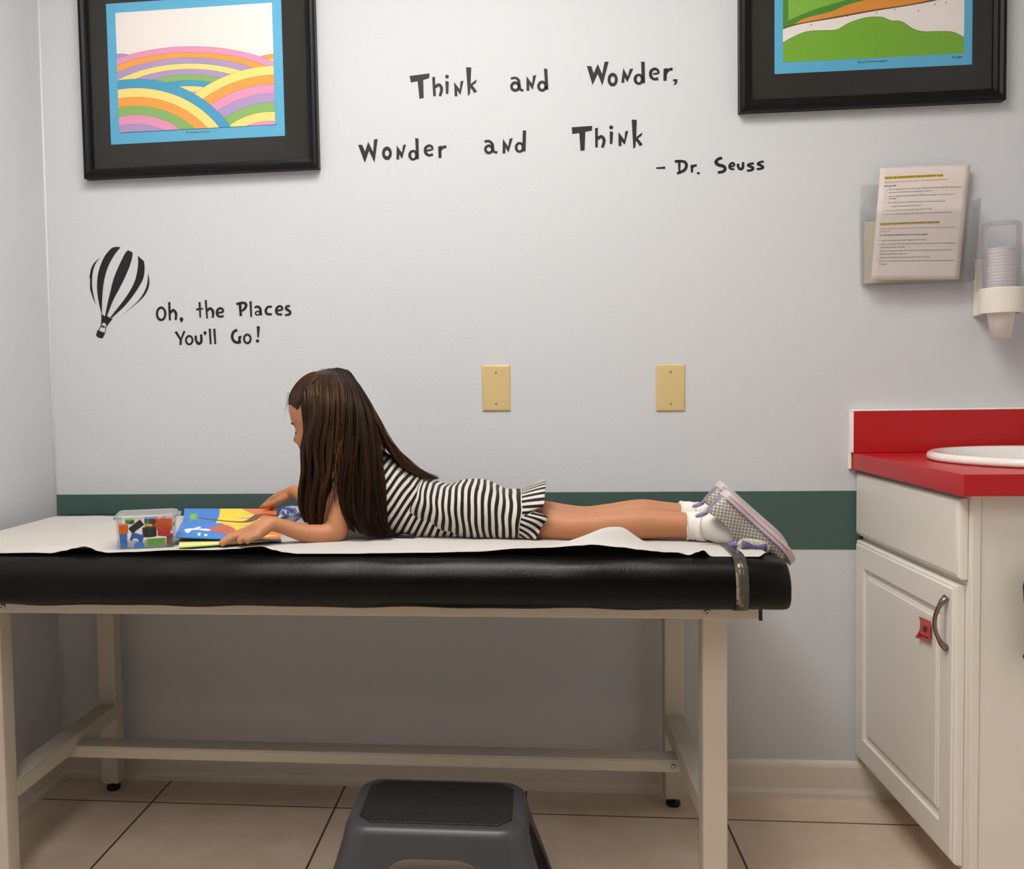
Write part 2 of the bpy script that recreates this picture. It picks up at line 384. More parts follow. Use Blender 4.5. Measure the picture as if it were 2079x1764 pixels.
# ------------------------------------------------------------------ vanity cabinet, countertop, sink
M_cab = mat('white thermofoil', '#e6dfd4', 0.33, spec=0.45)
FX, FY = 2.0180, -.556      # face-frame plane, front corner
cb = thing('vanity_cabinet', 'white vanity cabinet with a raised panel door under the red countertop', 'cabinet', (2.3, -.28, 0))
bm = NB(); box(bm, FX+.016, x1-.01, FY, FY+.016, .095, .796); box(bm, FX+.016, x1-.01, -.020, -.004, .095, .796); box(bm, FX+.016, x1-.01, FY+.016, -.020, .095, .112); box(bm, x1-.022, x1-.01, FY+.016, -.020, .112, .796); box(bm, FX+.09, FX+.106, FY+.02, -.004, 0, .095); box(bm, FX+.106, x1-.01, FY+.02, FY+.036, 0, .095)
obj('carcass', bm, M_cab, cb)
bm = NB(); box(bm, FX, FX+.0155, FY-.002, FY+.03, .095, .796); box(bm, FX, FX+.0195, -.03, -.004, .095, .796); box(bm, FX, FX+.0195, FY+.03, -.03, .74, .796); box(bm, FX, FX+.0195, FY+.03, -.03, .61, .66); box(bm, FX, FX+.0195, FY+.03, -.03, .095, .14)
obj('face_frame', bm, M_cab, cb, bevel=(.0015, 2))
def panel_front(ya, yb, za, zb, steps):
    """front that faces -x: nested rectangles, each (inset, x)"""
    bm = NB(); rings = []
    for ins, xx in steps: rings.append([Vector((xx, ya+ins, za+ins)), Vector((xx, yb-ins, za+ins)), Vector((xx, yb-ins, zb-ins)), Vector((xx, ya+ins, zb-ins))])
    loft(bm, rings); return bm
DX = FX - .0195
obj('drawer_front', panel_front(FY+.012, -.006, .640, .788, [(0, FX-.0005),(0, DX+.008),(.0035, DX+.0035),(.008, DX+.0022),(.011, DX)]), M_cab, cb, bevel=(.0012, 2))
dr = obj('door', panel_front(FY+.022, -.006, .106, .628, [(0, FX-.0005),(0, DX+.008),(.003, DX+.0035),(.008, DX+.0028),(.0095, DX),(.058, DX),(.0595, DX+.006),(.073, DX+.0085),(.0745, DX+.0042),(.0785, DX+.0036),(.0795, DX+.0016),(.086, DX+.001)]), M_cab, cb, bevel=(.0008, 2))
bm = NB(); hp = []
for k in range(15):
    t = k/14; hp.append((DX - .001 - .0215*math.sin(PI*t)**.75, FY+.050, .504 + .096*t))
tube(bm, hp, [.0088,.0070,.0056]+[.0046]*9+[.0056,.0070,.0088], 12, flat=(1.0, .8))
obj('handle', bm, mat('brushed nickel', '#8d8378', 0.32, metal=1.0), dr, smooth=True, label='brushed nickel arched handle')
# countertop
M_red = mat('red laminate', '#b8141a', 0.34, spec=0.4)
ct = thing('countertop', 'glossy red laminate countertop with a red backsplash', 'countertop', (2.3, -.29, .797))
SCX, SCY, SA, SB = 2.292, -.300, .232, .236
bm = NB(); n = 64
outer = []
for k in range(n):
    a = 2*PI*k/n; c, s = math.cos(a), math.sin(a)
    x0c, x1c, y0c, y1c = 1.990, x1-.002, -.588, -.001
    t = min(((x1c if c > 0 else x0c) - SCX)/c if abs(c) > 1e-6 else 9, ((y1c if s > 0 else y0c) - SCY)/s if abs(s) > 1e-6 else 9)
    outer.append((SCX + c*t, SCY + s*t))
for cnr in ((1.990,-.588),(x1-.002,-.588),(x1-.002,-.001),(1.990,-.001)):
    j = min(range(n), key=lambda i: (outer[i][0]-cnr[0])**2 + (outer[i][1]-cnr[1])**2); outer[j] = cnr
inner = [(SCX + (SA-.016)*math.cos(2*PI*k/n), SCY + (SB-.016)*math.sin(2*PI*k/n)) for k in range(n)]
rg = [[bm.verts.new((p[0], p[1], z)) for p in P] for P, z in ((outer, .797), (outer, .8355), (inner, .8355), (inner, .797))]
for k in range(n):
    j = (k+1) % n
    for a, b in ((0,1),(1,2),(2,3),(3,0)): bm.faces.new((rg[a][k], rg[a][j], rg[b][j], rg[b][k]))
obj('worktop', bm, M_red, ct, bevel=(.001, 2))
bm = NB(); box(bm, 1.992, x1-.002, -.019, -.001, .836, .9335); obj('backsplash', bm, M_red, ct, bevel=(.0008, 1))
bm = NB(); box(bm, 1.985, x1-.002, -.0195, -.0005, .9336, .9375); box(bm, 1.985, 1.9915, -.0195, -.0005, .836, .9336); box(bm, 1.9835, 1.9895, -.012, -.0005, .797, .836)
obj('caulk', bm, mat('white caulk', '#fbf4e8', 0.4), ct, bevel=(.0015, 2), label='white caulk bead along the backsplash')
bm = NB()
prof = [(.984,0),(1.0,.004),(1.0,.009),(.99,.0145),(.965,.0175),(.93,.0175),(.90,.014),(.885,.008),(.86,-.004),(.82,-.05),(.7,-.105),(.45,-.135),(.14,-.142),(.12,-.150)]
rings = [[Vector((SCX + SA*r*math.cos(2*PI*k/72), SCY + SB*r*math.sin(2*PI*k/72), .8358 + z)) for k in range(72)] for r, z in prof]
loft(bm, rings, False)
sk = obj('sink', bm, mat('sink porcelain', '#ece8e0', 0.12, spec=0.6), None, smooth=True)
sm = sk.modifiers.new('s', 'SOLIDIFY'); sm.thickness = .004; sm.offset = -1
tag(sk, 'white oval drop-in sink set in the red countertop', 'sink')
# biohazard sticker on the door
st = thing('biohazard_sticker', 'small red biohazard sticker curling off the white cabinet door', 'sticker', (DX-.001, -.39, .51))
SC = [at_x(u, v, DX-.004) for u, v in ((1867,1251.5),(1889,1261.5),(1888.5,1305),(1862,1294))]
def stick(a, b, lift=0.0):
    p = (SC[0]*(1-a) + SC[1]*a)*(1-b) + (SC[3]*(1-a) + SC[2]*a)*b
    cur = .005*max(0, 1-a*2.2)**2*(.35+.65*b) + .008*max(0, b-.75)*a - .0035*math.sin(PI*b)*max(0, 1-a*2)
    wob = .0016*math.sin(b*PI*2)*(1-a)
    return p + Vector((.0005 - max(0, cur) - lift, -.006*math.sin(PI*b)*max(0, 1-a*2), 0))
bm = NB(); g = [[bm.verts.new(stick(i/16, j/20)) for j in range(21)] for i in range(17)]
for i in range(16):
    for j in range(20): bm.faces.new((g[i][j], g[i+1][j], g[i+1][j+1], g[i][j+1]))
so = obj('film', bm, mat('red sticker film', '#c4211e', 0.3, coat=0.3), st, smooth=True)
sm = so.modifiers.new('s', 'SOLIDIFY'); sm.thickness = .0002
bm = NB(); fs = lambda x, y, d=0: stick(x, y, .0006 + d)
for k in range(3):
    a = -PI/2 + 2*PI*k/3; cx, cy2 = .56 + .13*math.cos(a), .46 + .085*math.sin(a)
    pts = [(cx + .135*math.cos(t)*(1), cy2 + .085*math.sin(t), .035) for t in [a + .55 + (2*PI-1.1)*i/10 for i in range(11)]]
    L, Rr = stroke_poly(pts)
    vl = [(bm.verts.new(fs(*p)), bm.verts.new(fs(*q))) for p, q in zip(L, Rr)]
    for i in range(len(vl)-1): bm.faces.new((vl[i][0], vl[i][1], vl[i+1][1], vl[i+1][0]))
L, Rr = stroke_poly([(.56+.13*math.cos(t), .46+.085*math.sin(t), .03) for t in [2*PI*i/12 for i in range(13)]])
vl = [(bm.verts.new(fs(*p)), bm.verts.new(fs(*q))) for p, q in zip(L, Rr)]
for i in range(len(vl)-1): bm.faces.new((vl[i][0], vl[i][1], vl[i+1][1], vl[i+1][0]))
add_text(bm, 'BIOHAZARD', .12, lambda x, y: fs(.14+x, .86-y), width=.74, bold=.004)
obj('symbol', bm, mat('sticker ink', '#1d1014', 0.5), st, label='black biohazard symbol')
# dark thing at the picture's right edge: a bag on the cabinet's end panel
bm = NB(); q = []
for (t, w, d) in ((0,.02,.01),(.06,.080,.022),(.16,.0835,.026),(.32,.081,.030),(.5,.070,.031),(.72,.070,.032),(.84,.0815,.032),(.95,.070,.028),(1,.03,.012)):
    z = .668 - .185*t
    q.append([Vector((2.171 + w*math.cos(a)*(1+.02*math.sin(5*a+t*9)*(math.cos(a) > -.5)) + .012*t*0, FY - .036 + d*math.sin(a), z)) for a in [2*PI*k/20 for k in range(20)]])
loft(bm, q)
bg = obj('bag', bm, mat('dark fabric', '#1f211c', 0.8, bump=(90, .5, .004)), None, smooth=True)
tag(bg, 'dark bag at the right edge of the photo against the cabinet side', 'bag')

# ------------------------------------------------------------------ step stool
M_stool = mat('grey stool plastic', '#414144', 0.38, spec=0.5, bump=(500, .2, .0006))
ss = thing('step_stool', 'grey plastic step stool with a black rubber tread before the table', 'step stool', (1.055, -.64, 0))
def rrect(x, y, hx, hy, r, z, n=6):
    p = []
    for sx, sy, a0 in ((1,1,0),(-1,1,PI/2),(-1,-1,PI),(1,-1,1.5*PI)):
        for k in range(n+1):
            a = a0 + PI/2*k/n; p.append(Vector((x + sx*(hx-r) + r*math.cos(a), y + sy*(hy-r) + r*math.sin(a), z)))
    return p
TX, TY = 1.0575, -.637
bm = NB()
# shell as a closed skin, legs split by arches: column grid round the perimeter
def per(hx, hy, r, n):   # points round a rounded rectangle, evenly spaced
    pts = [(p.x, p.y) for p in rrect(0, 0, hx, hy, r, 0, 8)]
    pts.append(pts[0]); L = [0]
    for a, b in zip(pts[:-1], pts[1:]): L.append(L[-1] + math.dist(a, b))
    out = []
    for k in range(n):
        s = L[-1]*k/n; i = max(j for j in range(len(L)) if L[j] <= s); i = min(i, len(pts)-2)
        t = (s-L[i])/max(1e-9, L[i+1]-L[i]); out.append((pts[i][0]+(pts[i+1][0]-pts[i][0])*t, pts[i][1]+(pts[i+1][1]-pts[i][1])*t))
    return out
NP = 200
levels = [(.1425,.0930,.032,.2425),(.1505,.1005,.038,.2415),(.1565,.1065,.042,.237),(.1605,.1105,.044,.228),(.1640,.114,.045,.21),(.1725,.121,.046,.18),(.183,.129,.047,.15),(.196,.139,.048,.11),(.211,.151,.049,.06),(.222,.160,.050,.015),(.225,.163,.050,0)]
def arch(px, py, hx, hy):
    """height below which the wall is cut away"""
    if abs(abs(py)-hy) < .004 or abs(py) > hy-.012:
        t = abs(px)/(hx*.66);  a = .1955*max(0, 1-t**5)**.5 if t < 1 else 0
        return a
    t = abs(py)/(hy*.62); return .205*max(0, 1-t**4)**.5 if t < 1 else 0
base = per(.1640, .114, .045, NP)
cut = [arch(px, py, .1640, .114) for px, py in base]
rows = []
for hx, hy, r, z in levels: rows.append((per(hx, hy, r, NP), z))
def wallpt(k, z, inset=0.0):
    for (a, za), (b, zb) in zip(rows[:-1], rows[1:]):
        if zb <= z <= za + 1e-9:
            t = (za-z)/(za-zb); x = a[k][0]+(b[k][0]-a[k][0])*t; y = a[k][1]+(b[k][1]-a[k][1])*t
            d = math.hypot(x, y) or 1; return Vector((TX + x*(1-inset/d), TY + y*(1-inset/d), z))
def column(k, inset): 
    zs = [.2425,.2415,.237,.228,.21]; low = max(0, cut[k]); zs += [.21 + (low-.21)*(i/10) for i in range(1, 11)]
    return [wallpt(k, z, inset) for z in zs]
oc = [[bm.verts.new(p) for p in column(k, 0)] for k in range(NP)]
ic = [[bm.verts.new(p - Vector((0,0,.004 if i < 5 else 0))) for i, p in enumerate(column(k, .005))] for k in range(NP)]
for k in range(NP):
    j = (k+1) % NP; m = len(oc[k])
    for i in range(m-1):
        bm.faces.new((oc[k][i], oc[k][i+1], oc[j][i+1], oc[j][i])); bm.faces.new((ic[k][i], ic[j][i], ic[j][i+1], ic[k][i+1]))
    bm.faces.new((oc[k][-1], ic[k][-1], ic[j][-1], oc[j][-1]))
bm.faces.new([oc[k][0] for k in range(NP)]); bm.faces.new([ic[k][0] for k in reversed(range(NP))])
obj('shell', bm, M_stool, ss, smooth=True)
bm = NB()
def octo(hx, hy, c, z): return [Vector((TX+sx, TY+sy, z)) for sx, sy in ((hx,hy-c),(hx-c,hy),(-hx+c,hy),(-hx,hy-c),(-hx,-hy+c),(-hx+c,-hy),(hx-c,-hy),(hx,-hy+c))]
loft(bm, [octo(.136,.0865,.024,.2422), octo(.136,.0865,.024,.2444), octo(.134,.0845,.023,.2452)])
def tread():
    m = mat('rubber tread', '#121213', 0.55, spec=0.45); nt = m.node_tree
    if 'vor' in nt.nodes: return m
    tc = nt.nodes.new('ShaderNodeTexCoord'); v = nt.nodes.new('ShaderNodeTexVoronoi'); v.name = 'vor'; v.inputs['Scale'].default_value = 175; v.inputs['Randomness'].default_value = 0.12
    b = nt.nodes.new('ShaderNodeBump'); b.inputs['Strength'].default_value = 0.9; b.inputs['Distance'].default_value = .0016; b.invert = True
    v.voronoi_dimensions = '2D'; mp = nt.nodes.new('ShaderNodeMapping'); mp.inputs['Rotation'].default_value = (0, 0, .78); nt.links.new(tc.outputs['Object'], mp.inputs[0]); nt.links.new(mp.outputs[0], v.inputs['Vector'])
    cr = nt.nodes.new('ShaderNodeValToRGB'); cr.color_ramp.elements[0].position = .18; cr.color_ramp.elements[1].position = .36; cr.color_ramp.elements[0].color = lin('#3a3836'); cr.color_ramp.elements[1].color = lin('#0f0f10'); nt.links.new(v.outputs['Distance'], cr.inputs[0]); nt.links.new(cr.outputs[0], nt.nodes['Principled BSDF'].inputs['Base Color'])
    nt.links.new(v.outputs['Distance'], b.inputs['Height']); nt.links.new(b.outputs[0], nt.nodes['Principled BSDF'].inputs['Normal']); return m
obj('tread', bm, tread(), ss, bevel=(.0008, 2), label='black dimpled rubber tread')

# ------------------------------------------------------------------ framed pictures
M_frame = mat('black picture frame', '#0b0b0d', 0.42, spec=0.22)
M_matb = mat('charcoal mat board', '#35322f', 0.9, spec=0.2)
M_glass = clear('picture glass', '#ffffff', 0.0, 0.015, 0.30)
PAL = dict(y='#ffe584', p='#ee9cc2', o='#ffa844', v='#b59ccc', g='#8dbc66', b='#42a3cc', w='#f6eee8', sky='#5fb6dc', k='#5a4a52')
def clip_rect(pts, a, b, c, d):
    for f, side in ((lambda p: p[0] >= a, ('x', a)), (lambda p: p[0] <= b, ('x', b)), (lambda p: p[1] >= c, ('y', c)), (lambda p: p[1] <= d, ('y', d))):
        out = []
        for i in range(len(pts)):
            p, q = pts[i-1], pts[i]; fp, fq = f(p), f(q)
            if fp != fq:
                if side[0] == 'x': t = (side[1]-p[0])/(q[0]-p[0]); out.append((side[1], p[1]+(q[1]-p[1])*t))
                else: t = (side[1]-p[1])/(q[1]-p[1]); out.append((p[0]+(q[0]-p[0])*t, side[1]))
            if fq: out.append(q)
        pts = out
        if not pts: return []
    return pts
def picture(name, label, X0, X1, Z0, Z1, mo, pr, im, draw, rot=0.0):
    c = Vector(((X0+X1)/2, -.001, (Z0+Z1)/2))
    t = thing(name, label, 'picture', c)
    t.rotation_euler = (0, rot, 0)
    bm = NB(); w = mo
    prof = [(0,0),(0,-.024),(.004,-.030),(.010,-.031),(.016,-.027),(.021,-.026),(w,-.020),(w,-.008)]
    rings = []
    for sx, sz in ((0,0),(1,0),(1,1),(0,1)):
        rings.append([Vector(((X0+i) if not sx else (X1-i), y, (Z0+i) if not sz else (Z1-i))) for i, y in prof])
    R = [[bm.verts.new(p) for p in r] for r in rings]
    for a in range(4):
        b = (a+1) % 4
        for i in range(len(prof)): j = (i+1) % len(prof); bm.faces.new((R[a][i], R[b][i], R[b][j], R[a][j]))
    obj('frame', bm, M_frame, t)
    bm = NB(); box(bm, X0+.004, X1-.004, -.012, -.003, Z0+.004, Z1-.004); obj('mat_board', bm, M_matb, t)
    bm = NB(); box(bm, X0+w-.003, X1-w+.003, -.0185, -.0165, Z0+w-.003, Z1-w+.003); obj('glass', bm, M_glass, t)
    bm = NB(); box(bm, pr[0], pr[1], -.0128, -.0121, pr[2], pr[3]); pt = obj('print', bm, mat('print border blue', PAL['sky'], 0.55), t)
    layers = {}
    def add(col, pts, lv):
        q = clip_rect(pts, *im)
        if len(q) < 3: return
        bm = layers.setdefault(col, NB()); y = -.0129 - .000025*lv
        vs = [bm.verts.new((p[0], y, p[1])) for p in q]
        for tri in tessellate_polygon([[Vector((p[0], p[1], 0)) for p in q]]):
            a_, b_, c_ = [vs[i] for i in tri]
            if (b_.co-a_.co).cross(c_.co-a_.co).length < 1e-12: continue
            try: bm.faces.new((a_, b_, c_))
            except ValueError: pass
    draw(add, im)
    big = NB(); mats = []
    for col, b in layers.items():
        mats.append(mat('ink ' + col, col, 0.55)); idx = len(mats)-1
        tmp = bpy.data.meshes.new('t'); b.to_mesh(tmp); b.free(); nv = len(big.faces); big.from_mesh(tmp); bpy.data.meshes.remove(tmp)
        big.faces.ensure_lookup_table()
        for f in big.faces[nv:]: f.material_index = idx
    obj('artwork', big, mats, pt)
    return t, pt
def disc_pts(cx, cy, rx, ry, rot=0, n=90):
    c, s = math.cos(rot), math.sin(rot)
    return [(cx + c*rx*math.cos(2*PI*k/n) - s*ry*math.sin(2*PI*k/n), cy + s*rx*math.cos(2*PI*k/n) + c*ry*math.sin(2*PI*k/n)) for k in range(n)]
def draw_hills(add, im):
    a, b, c, d = im; w, h = b-a, d-c
    add(PAL['w'], [(a,c),(b,c),(b,d),(a,d)], 0); lv = [1]
    def hill(cx, cy, rx, ry, rot, cols):
        n = len(cols)
        for i, k in enumerate(cols):
            f = 1 - i/n*.96
            add(PAL['k'], disc_pts(a+cx*w, c+cy*h, rx*w*f, ry*h*f, rot), lv[0]); lv[0] += 1
            add(PAL[k], disc_pts(a+cx*w, c+cy*h, rx*w*f-.0005, ry*h*f-.0005, rot), lv[0]); lv[0] += 1
    hill(.02, .42, .17, .24, 0, 'voyg'); hill(.98, .38, .16, .20, 0, 'oygvb')
    hill(.45, .10, .85, .585, -.05, 'povyvgbypogv')
    hill(.93, -.30, .72, .78, .15, 'yopvgypbov')
    hill(.10, -.42, .72, .86, -.1, 'byogpvyobpy')
def draw_mound(add, im):
    a, b, c, d = im; w, h = b-a, d-c
    add(PAL['w'], [(a,c),(b,c),(b,d),(a,d)], 0)
    top = [(0,.44),(.08,.52),(.2,.57),(.34,.60),(.5,.64),(.66,.68),(.86,.72),(.93,.70),(.97,.75),(1,.80)]
    P = lambda q: [(a+x*w, c+y*h) for x, y in q]
    S_ = lambda q: spline(q, 6)
    add('#6b4a22', P(S_([(0,0.248),(.1,0.279),(.3,0.31),(.5,0.3441),(.7,0.372),(.84,0.3968),(.91,0.4216)]) + [(.91,1.2),(0,1.2)]), 1)
    add('#e8963c', P(S_([(.02,0.2728),(.14,0.2945),(.3,0.3224),(.5,0.3565),(.7,0.3813),(.86,0.4123)]) + [(.88,1.2),(.02,1.2)]), 2)
    add('#4b8f2a', P(S_([(0,0.2635),(.06,0.279),(.1,0.31),(.17,0.3348),(.27,0.3596),(.36,0.403),(.5,0.4402),(.66,0.4712),(.86,0.465),(.92,0.4092),(.95,0.4588)]) + [(.93,1.2),(0,1.2)]), 3)
    add('#86bc40', P(S_([(.03,0.31),(.1,0.3472),(.2,0.3906),(.34,0.434),(.5,0.4712),(.7,0.496)]) + [(.8,1.2),(.03,1.2)]), 4)
    add('#3d6b22', P(S_([(0,0.15),(.05,0.1837),(.13,0.2213),(.22,0.225),(.3,0.225),(.37,0.27),(.46,0.3015),(.55,0.3),(.6,0.27),(.66,0.2587),(.72,0.2025),(.78,0.1762),(.86,0.1725),(.94,0.1613),(1,0.12)]) + [(1,0.0),(0,0.0)]), 5)
    add('#7cb42e', P(S_([(0,0.1462),(.05,0.18),(.13,0.2175),(.22,0.2213),(.3,0.2213),(.37,0.2662),(.46,0.2978),(.55,0.2963),(.6,0.2662),(.66,0.255),(.72,0.1965),(.78,0.1725),(.86,0.1688),(.94,0.1575),(1,0.1162)]) + [(1,0.0),(0,0.0)]), 6)
    for x, y in ((.52,.33),(.36,.32),(.62,.35),(.75,.33),(.16,.27),(.02,.26),(.84,.37),(.9,.38),(.8,.40)):
        add('#8c5a3c', disc_pts(a+x*w, c+y*h, .0018, .0014, 0, 10), 7)
IM1 = (.2095, .6115, 1.662, 1.9585); IM2 = (1.830, 2.2325, 1.7525, 2.06)
pic, pt = picture('picture', 'black framed print of rainbow striped hills, above the balloon decal', .1165, .7195, 1.549, 2.062, .024, (.186, .635, 1.6335, 1.982), IM1, draw_hills, rot=-.006)
bm = NB(); fx = lambda ox, oz: (lambda x, y: Vector((ox+x, -.0136, oz+y)))
add_text(bm, "Oh, the Places You'll Go!", .006, fx(.382, 1.6515), width=.062); obj('caption', bm, mat('print ink', '#2c2f33', 0.6), pt)
bm = NB(); add_text(bm, 'Dr. Seuss', .008, fx(.587, 1.6615), width=.026); obj('signature', bm, mat('print ink', '#2c2f33', 0.6), pt)
pic2, pt2 = picture('picture', 'black framed print of a green mound, above the brochure holder', 1.7295, 2.3205, 1.6405, 2.15, .027, (1.811, 2.2505, 1.7265, 2.085), IM2, draw_mound)
bm = NB(); add_text(bm, "Kid, you'll move mountains!", .006, fx(1.998, 1.7425), width=.066); obj('caption', bm, mat('print ink', '#2c2f33', 0.6), pt2)
bm = NB(); add_text(bm, 'Dr. Seuss', .008, fx(2.207, 1.7425), width=.022); obj('signature', bm, mat('print ink', '#2c2f33', 0.6), pt2)

# ------------------------------------------------------------------ wall lettering
M_vin = mat('black vinyl decal', '#1b191c', 0.5, spec=0.35)
def decal(bm, frame, items):
    ox, oy, s = frame
    fn = lambda x, y, d: at_y(ox + x*s, oy + y*s, -.0002 - d)
    for it in items:
        k = it[0]
        if k == 'P': prism(bm, list(it[1]), fn, .0006)
        elif k == 'S': stroke(bm, it[1], fn, .0006)
        elif k == 'O': ringshape(bm, *it[1:], fn, .0006)
        elif k == 'D': prism(bm, disc_pts(it[1], it[2], it[3], it[4], 0, 28), fn, .0006)
fA, fB, fC, fD, fE, fF, fG = (820,120,.1443), (1160,110,.11544), (710,260,.11544), (960,235,.17316), (1310,300,.12506), (300,590,.15392), (165,490,.11905)
WORDS_Q = [
 ('Think', fA, [('P',[(80,237),(360,200),(357,262),(272,292),(278,545),(220,558),(192,308),(98,328)]),
  ('P',[(397,255),(437,245),(443,365),(450,518),(412,520)]),('S',[(440,392,44),(492,360,40),(525,395,44),(528,445,42),(507,520,36)]),
  ('D',606,246,26,26),('P',[(583,305),(632,318),(625,490),(592,486)]),
  ('P',[(706,320),(786,425),(796,312),(838,303),(797,503),(749,440),(752,520),(714,522)]),
  ('P',[(875,113),(948,117),(938,350),(1022,285),(1015,330),(965,368),(1030,455),(992,478),(938,400),(930,490),(902,515)])]),
 ('and', fA, [('S',[(1505,275,32),(1570,262,32),(1615,300,38),(1622,370,40),(1642,428,36),(1682,440,34)]),('O',1567,385,72,74,33,33),
  ('P',[(1725,240),(1803,345),(1817,232),(1862,223),(1812,430),(1763,362),(1766,443),(1725,443)]),
  ('O',1945,380,70,78,30,40),('P',[(1970,133),(2018,137),(2033,430),(1990,430)])]),
 ('Wonder', fB, [('P',[(272,208),(352,210),(392,335),(465,172),(542,350),(583,135),(655,130),(545,550),(462,345),(373,543)]),
  ('O',727,447,90,120,38,60),('P',[(912,245),(992,385),(1027,258),(1088,253),(985,495),(935,405),(930,503),(878,502)]),
  ('O',1185,440,93,98,36,56),('P',[(1225,128),(1290,135),(1296,508),(1240,508)]),
  ('S',[(1438,347,34),(1528,332,34),(1520,285,46),(1465,257,48),(1400,300,54),(1400,390,58),(1455,438,44),(1530,428,52)]),
  ('P',[(1622,255),(1690,243),(1682,300),(1675,465),(1618,468)]),('S',[(1660,325,60),(1712,275,48),(1780,258,54)]),
  ('P',[(1788,440),(1866,440),(1862,490),(1840,530),(1797,545),(1828,485),(1788,472)])]),
 ('Wonder', fC, [('P',[(147,295),(218,293),(270,410),(325,240),(412,415),(427,200),(493,190),(437,608),(338,400),(266,612)]),
  ('O',655,442,87,118,36,54),('P',[(825,305),(918,430),(940,295),(990,290),(922,540),(868,460),(870,550),(822,550)]),
  ('O',1115,476,86,94,34,54),('P',[(1150,175),(1210,183),(1218,543),(1170,543)]),
  ('S',[(1350,397,34),(1446,374,34),(1446,330,44),(1392,307,44),(1335,350,52),(1335,430,54),(1388,478,44),(1465,463,48)]),
  ('P',[(1553,325),(1618,308),(1612,370),(1614,525),(1562,528)]),('S',[(1595,380,50),(1642,337,46),(1700,325,50)])]),
 ('and', fD, [('O',188,393,56,58,24,26),('S',[(136,302,30),(192,298,30),(230,335,32),(235,390,32),(253,424,28),(288,428,28)]),
  ('P',[(352,270),(414,360),(430,268),(467,262),(418,430),(381,372),(382,440),(348,440)]),('O',548,370,57,64,24,36),('P',[(585,170),(625,175),(618,418),(580,415)])]),
 ('Think', fD, [('P',[(1158,135),(1400,118),(1396,172),(1318,187),(1310,405),(1262,412),(1248,200),(1167,213)]),
  ('P',[(1432,147),(1465,138),(1466,240),(1465,370),(1435,370)]),('S',[(1462,268,36),(1508,242,34),(1535,275,38),(1537,310,36),(1517,372,32)]),
  ('D',1622,136,23,23),('P',[(1605,180),(1645,190),(1635,332),(1607,328)]),
  ('P',[(1708,190),(1776,280),(1787,182),(1822,175),(1782,338),(1741,300),(1743,353),(1708,355)]),
  ('P',[(1862,45),(1923,48),(1915,250),(1985,195),(1980,230),(1935,265),(1992,335),(1960,357),(1912,290),(1905,368),(1882,385)])]),
 ('dash', fE, [('P',[(175,318),(325,303),(325,340),(177,342)])]),
 ('Dr', fE, [('P',[(528,205),(575,205),(568,400),(540,405)]),
  ('S',[(480,222,44),(580,214,40),(650,238,46),(668,295,48),(630,365,46),(515,417,38)]),
  ('P',[(735,280),(780,272),(776,400),(740,405)]),('S',[(765,318,34),(798,290,36),(838,285,36)]),('D',863,411,26,18)]),
 ('Seuss', fE, [
  ('S',[(1250,168,44),(1192,178,46),(1148,232,56),(1190,277,52),(1265,297,52),(1297,338,50),(1265,383,46),(1178,400,40)]),
  ('S',[(1365,310,28),(1442,287,28),(1438,255,34),(1405,247,34),(1370,285,40),(1375,325,38),(1405,346,32),(1445,345,34)]),
  ('S',[(1505,258,44),(1510,310,42),(1542,345,44),(1583,320,44),(1588,232,40)]),
  ('S',[(1765,252,32),(1710,258,36),(1670,285,42),(1720,307,40),(1752,332,44),(1720,362,38),(1650,370,32)]),
  ('S',[(1925,222,32),(1870,232,36),(1828,262,42),(1880,287,40),(1910,312,44),(1880,337,38),(1808,345,32)])])]
qd = thing('wall_quote', 'black vinyl wall quote reading Think and Wonder, Wonder and Think', 'wall decal', (1.15, 0, 1.6))
for nm, fr, it in WORDS_Q:
    bm = NB(); decal(bm, fr, it); obj('word' if nm != 'dash' else 'dash', bm, M_vin, qd)
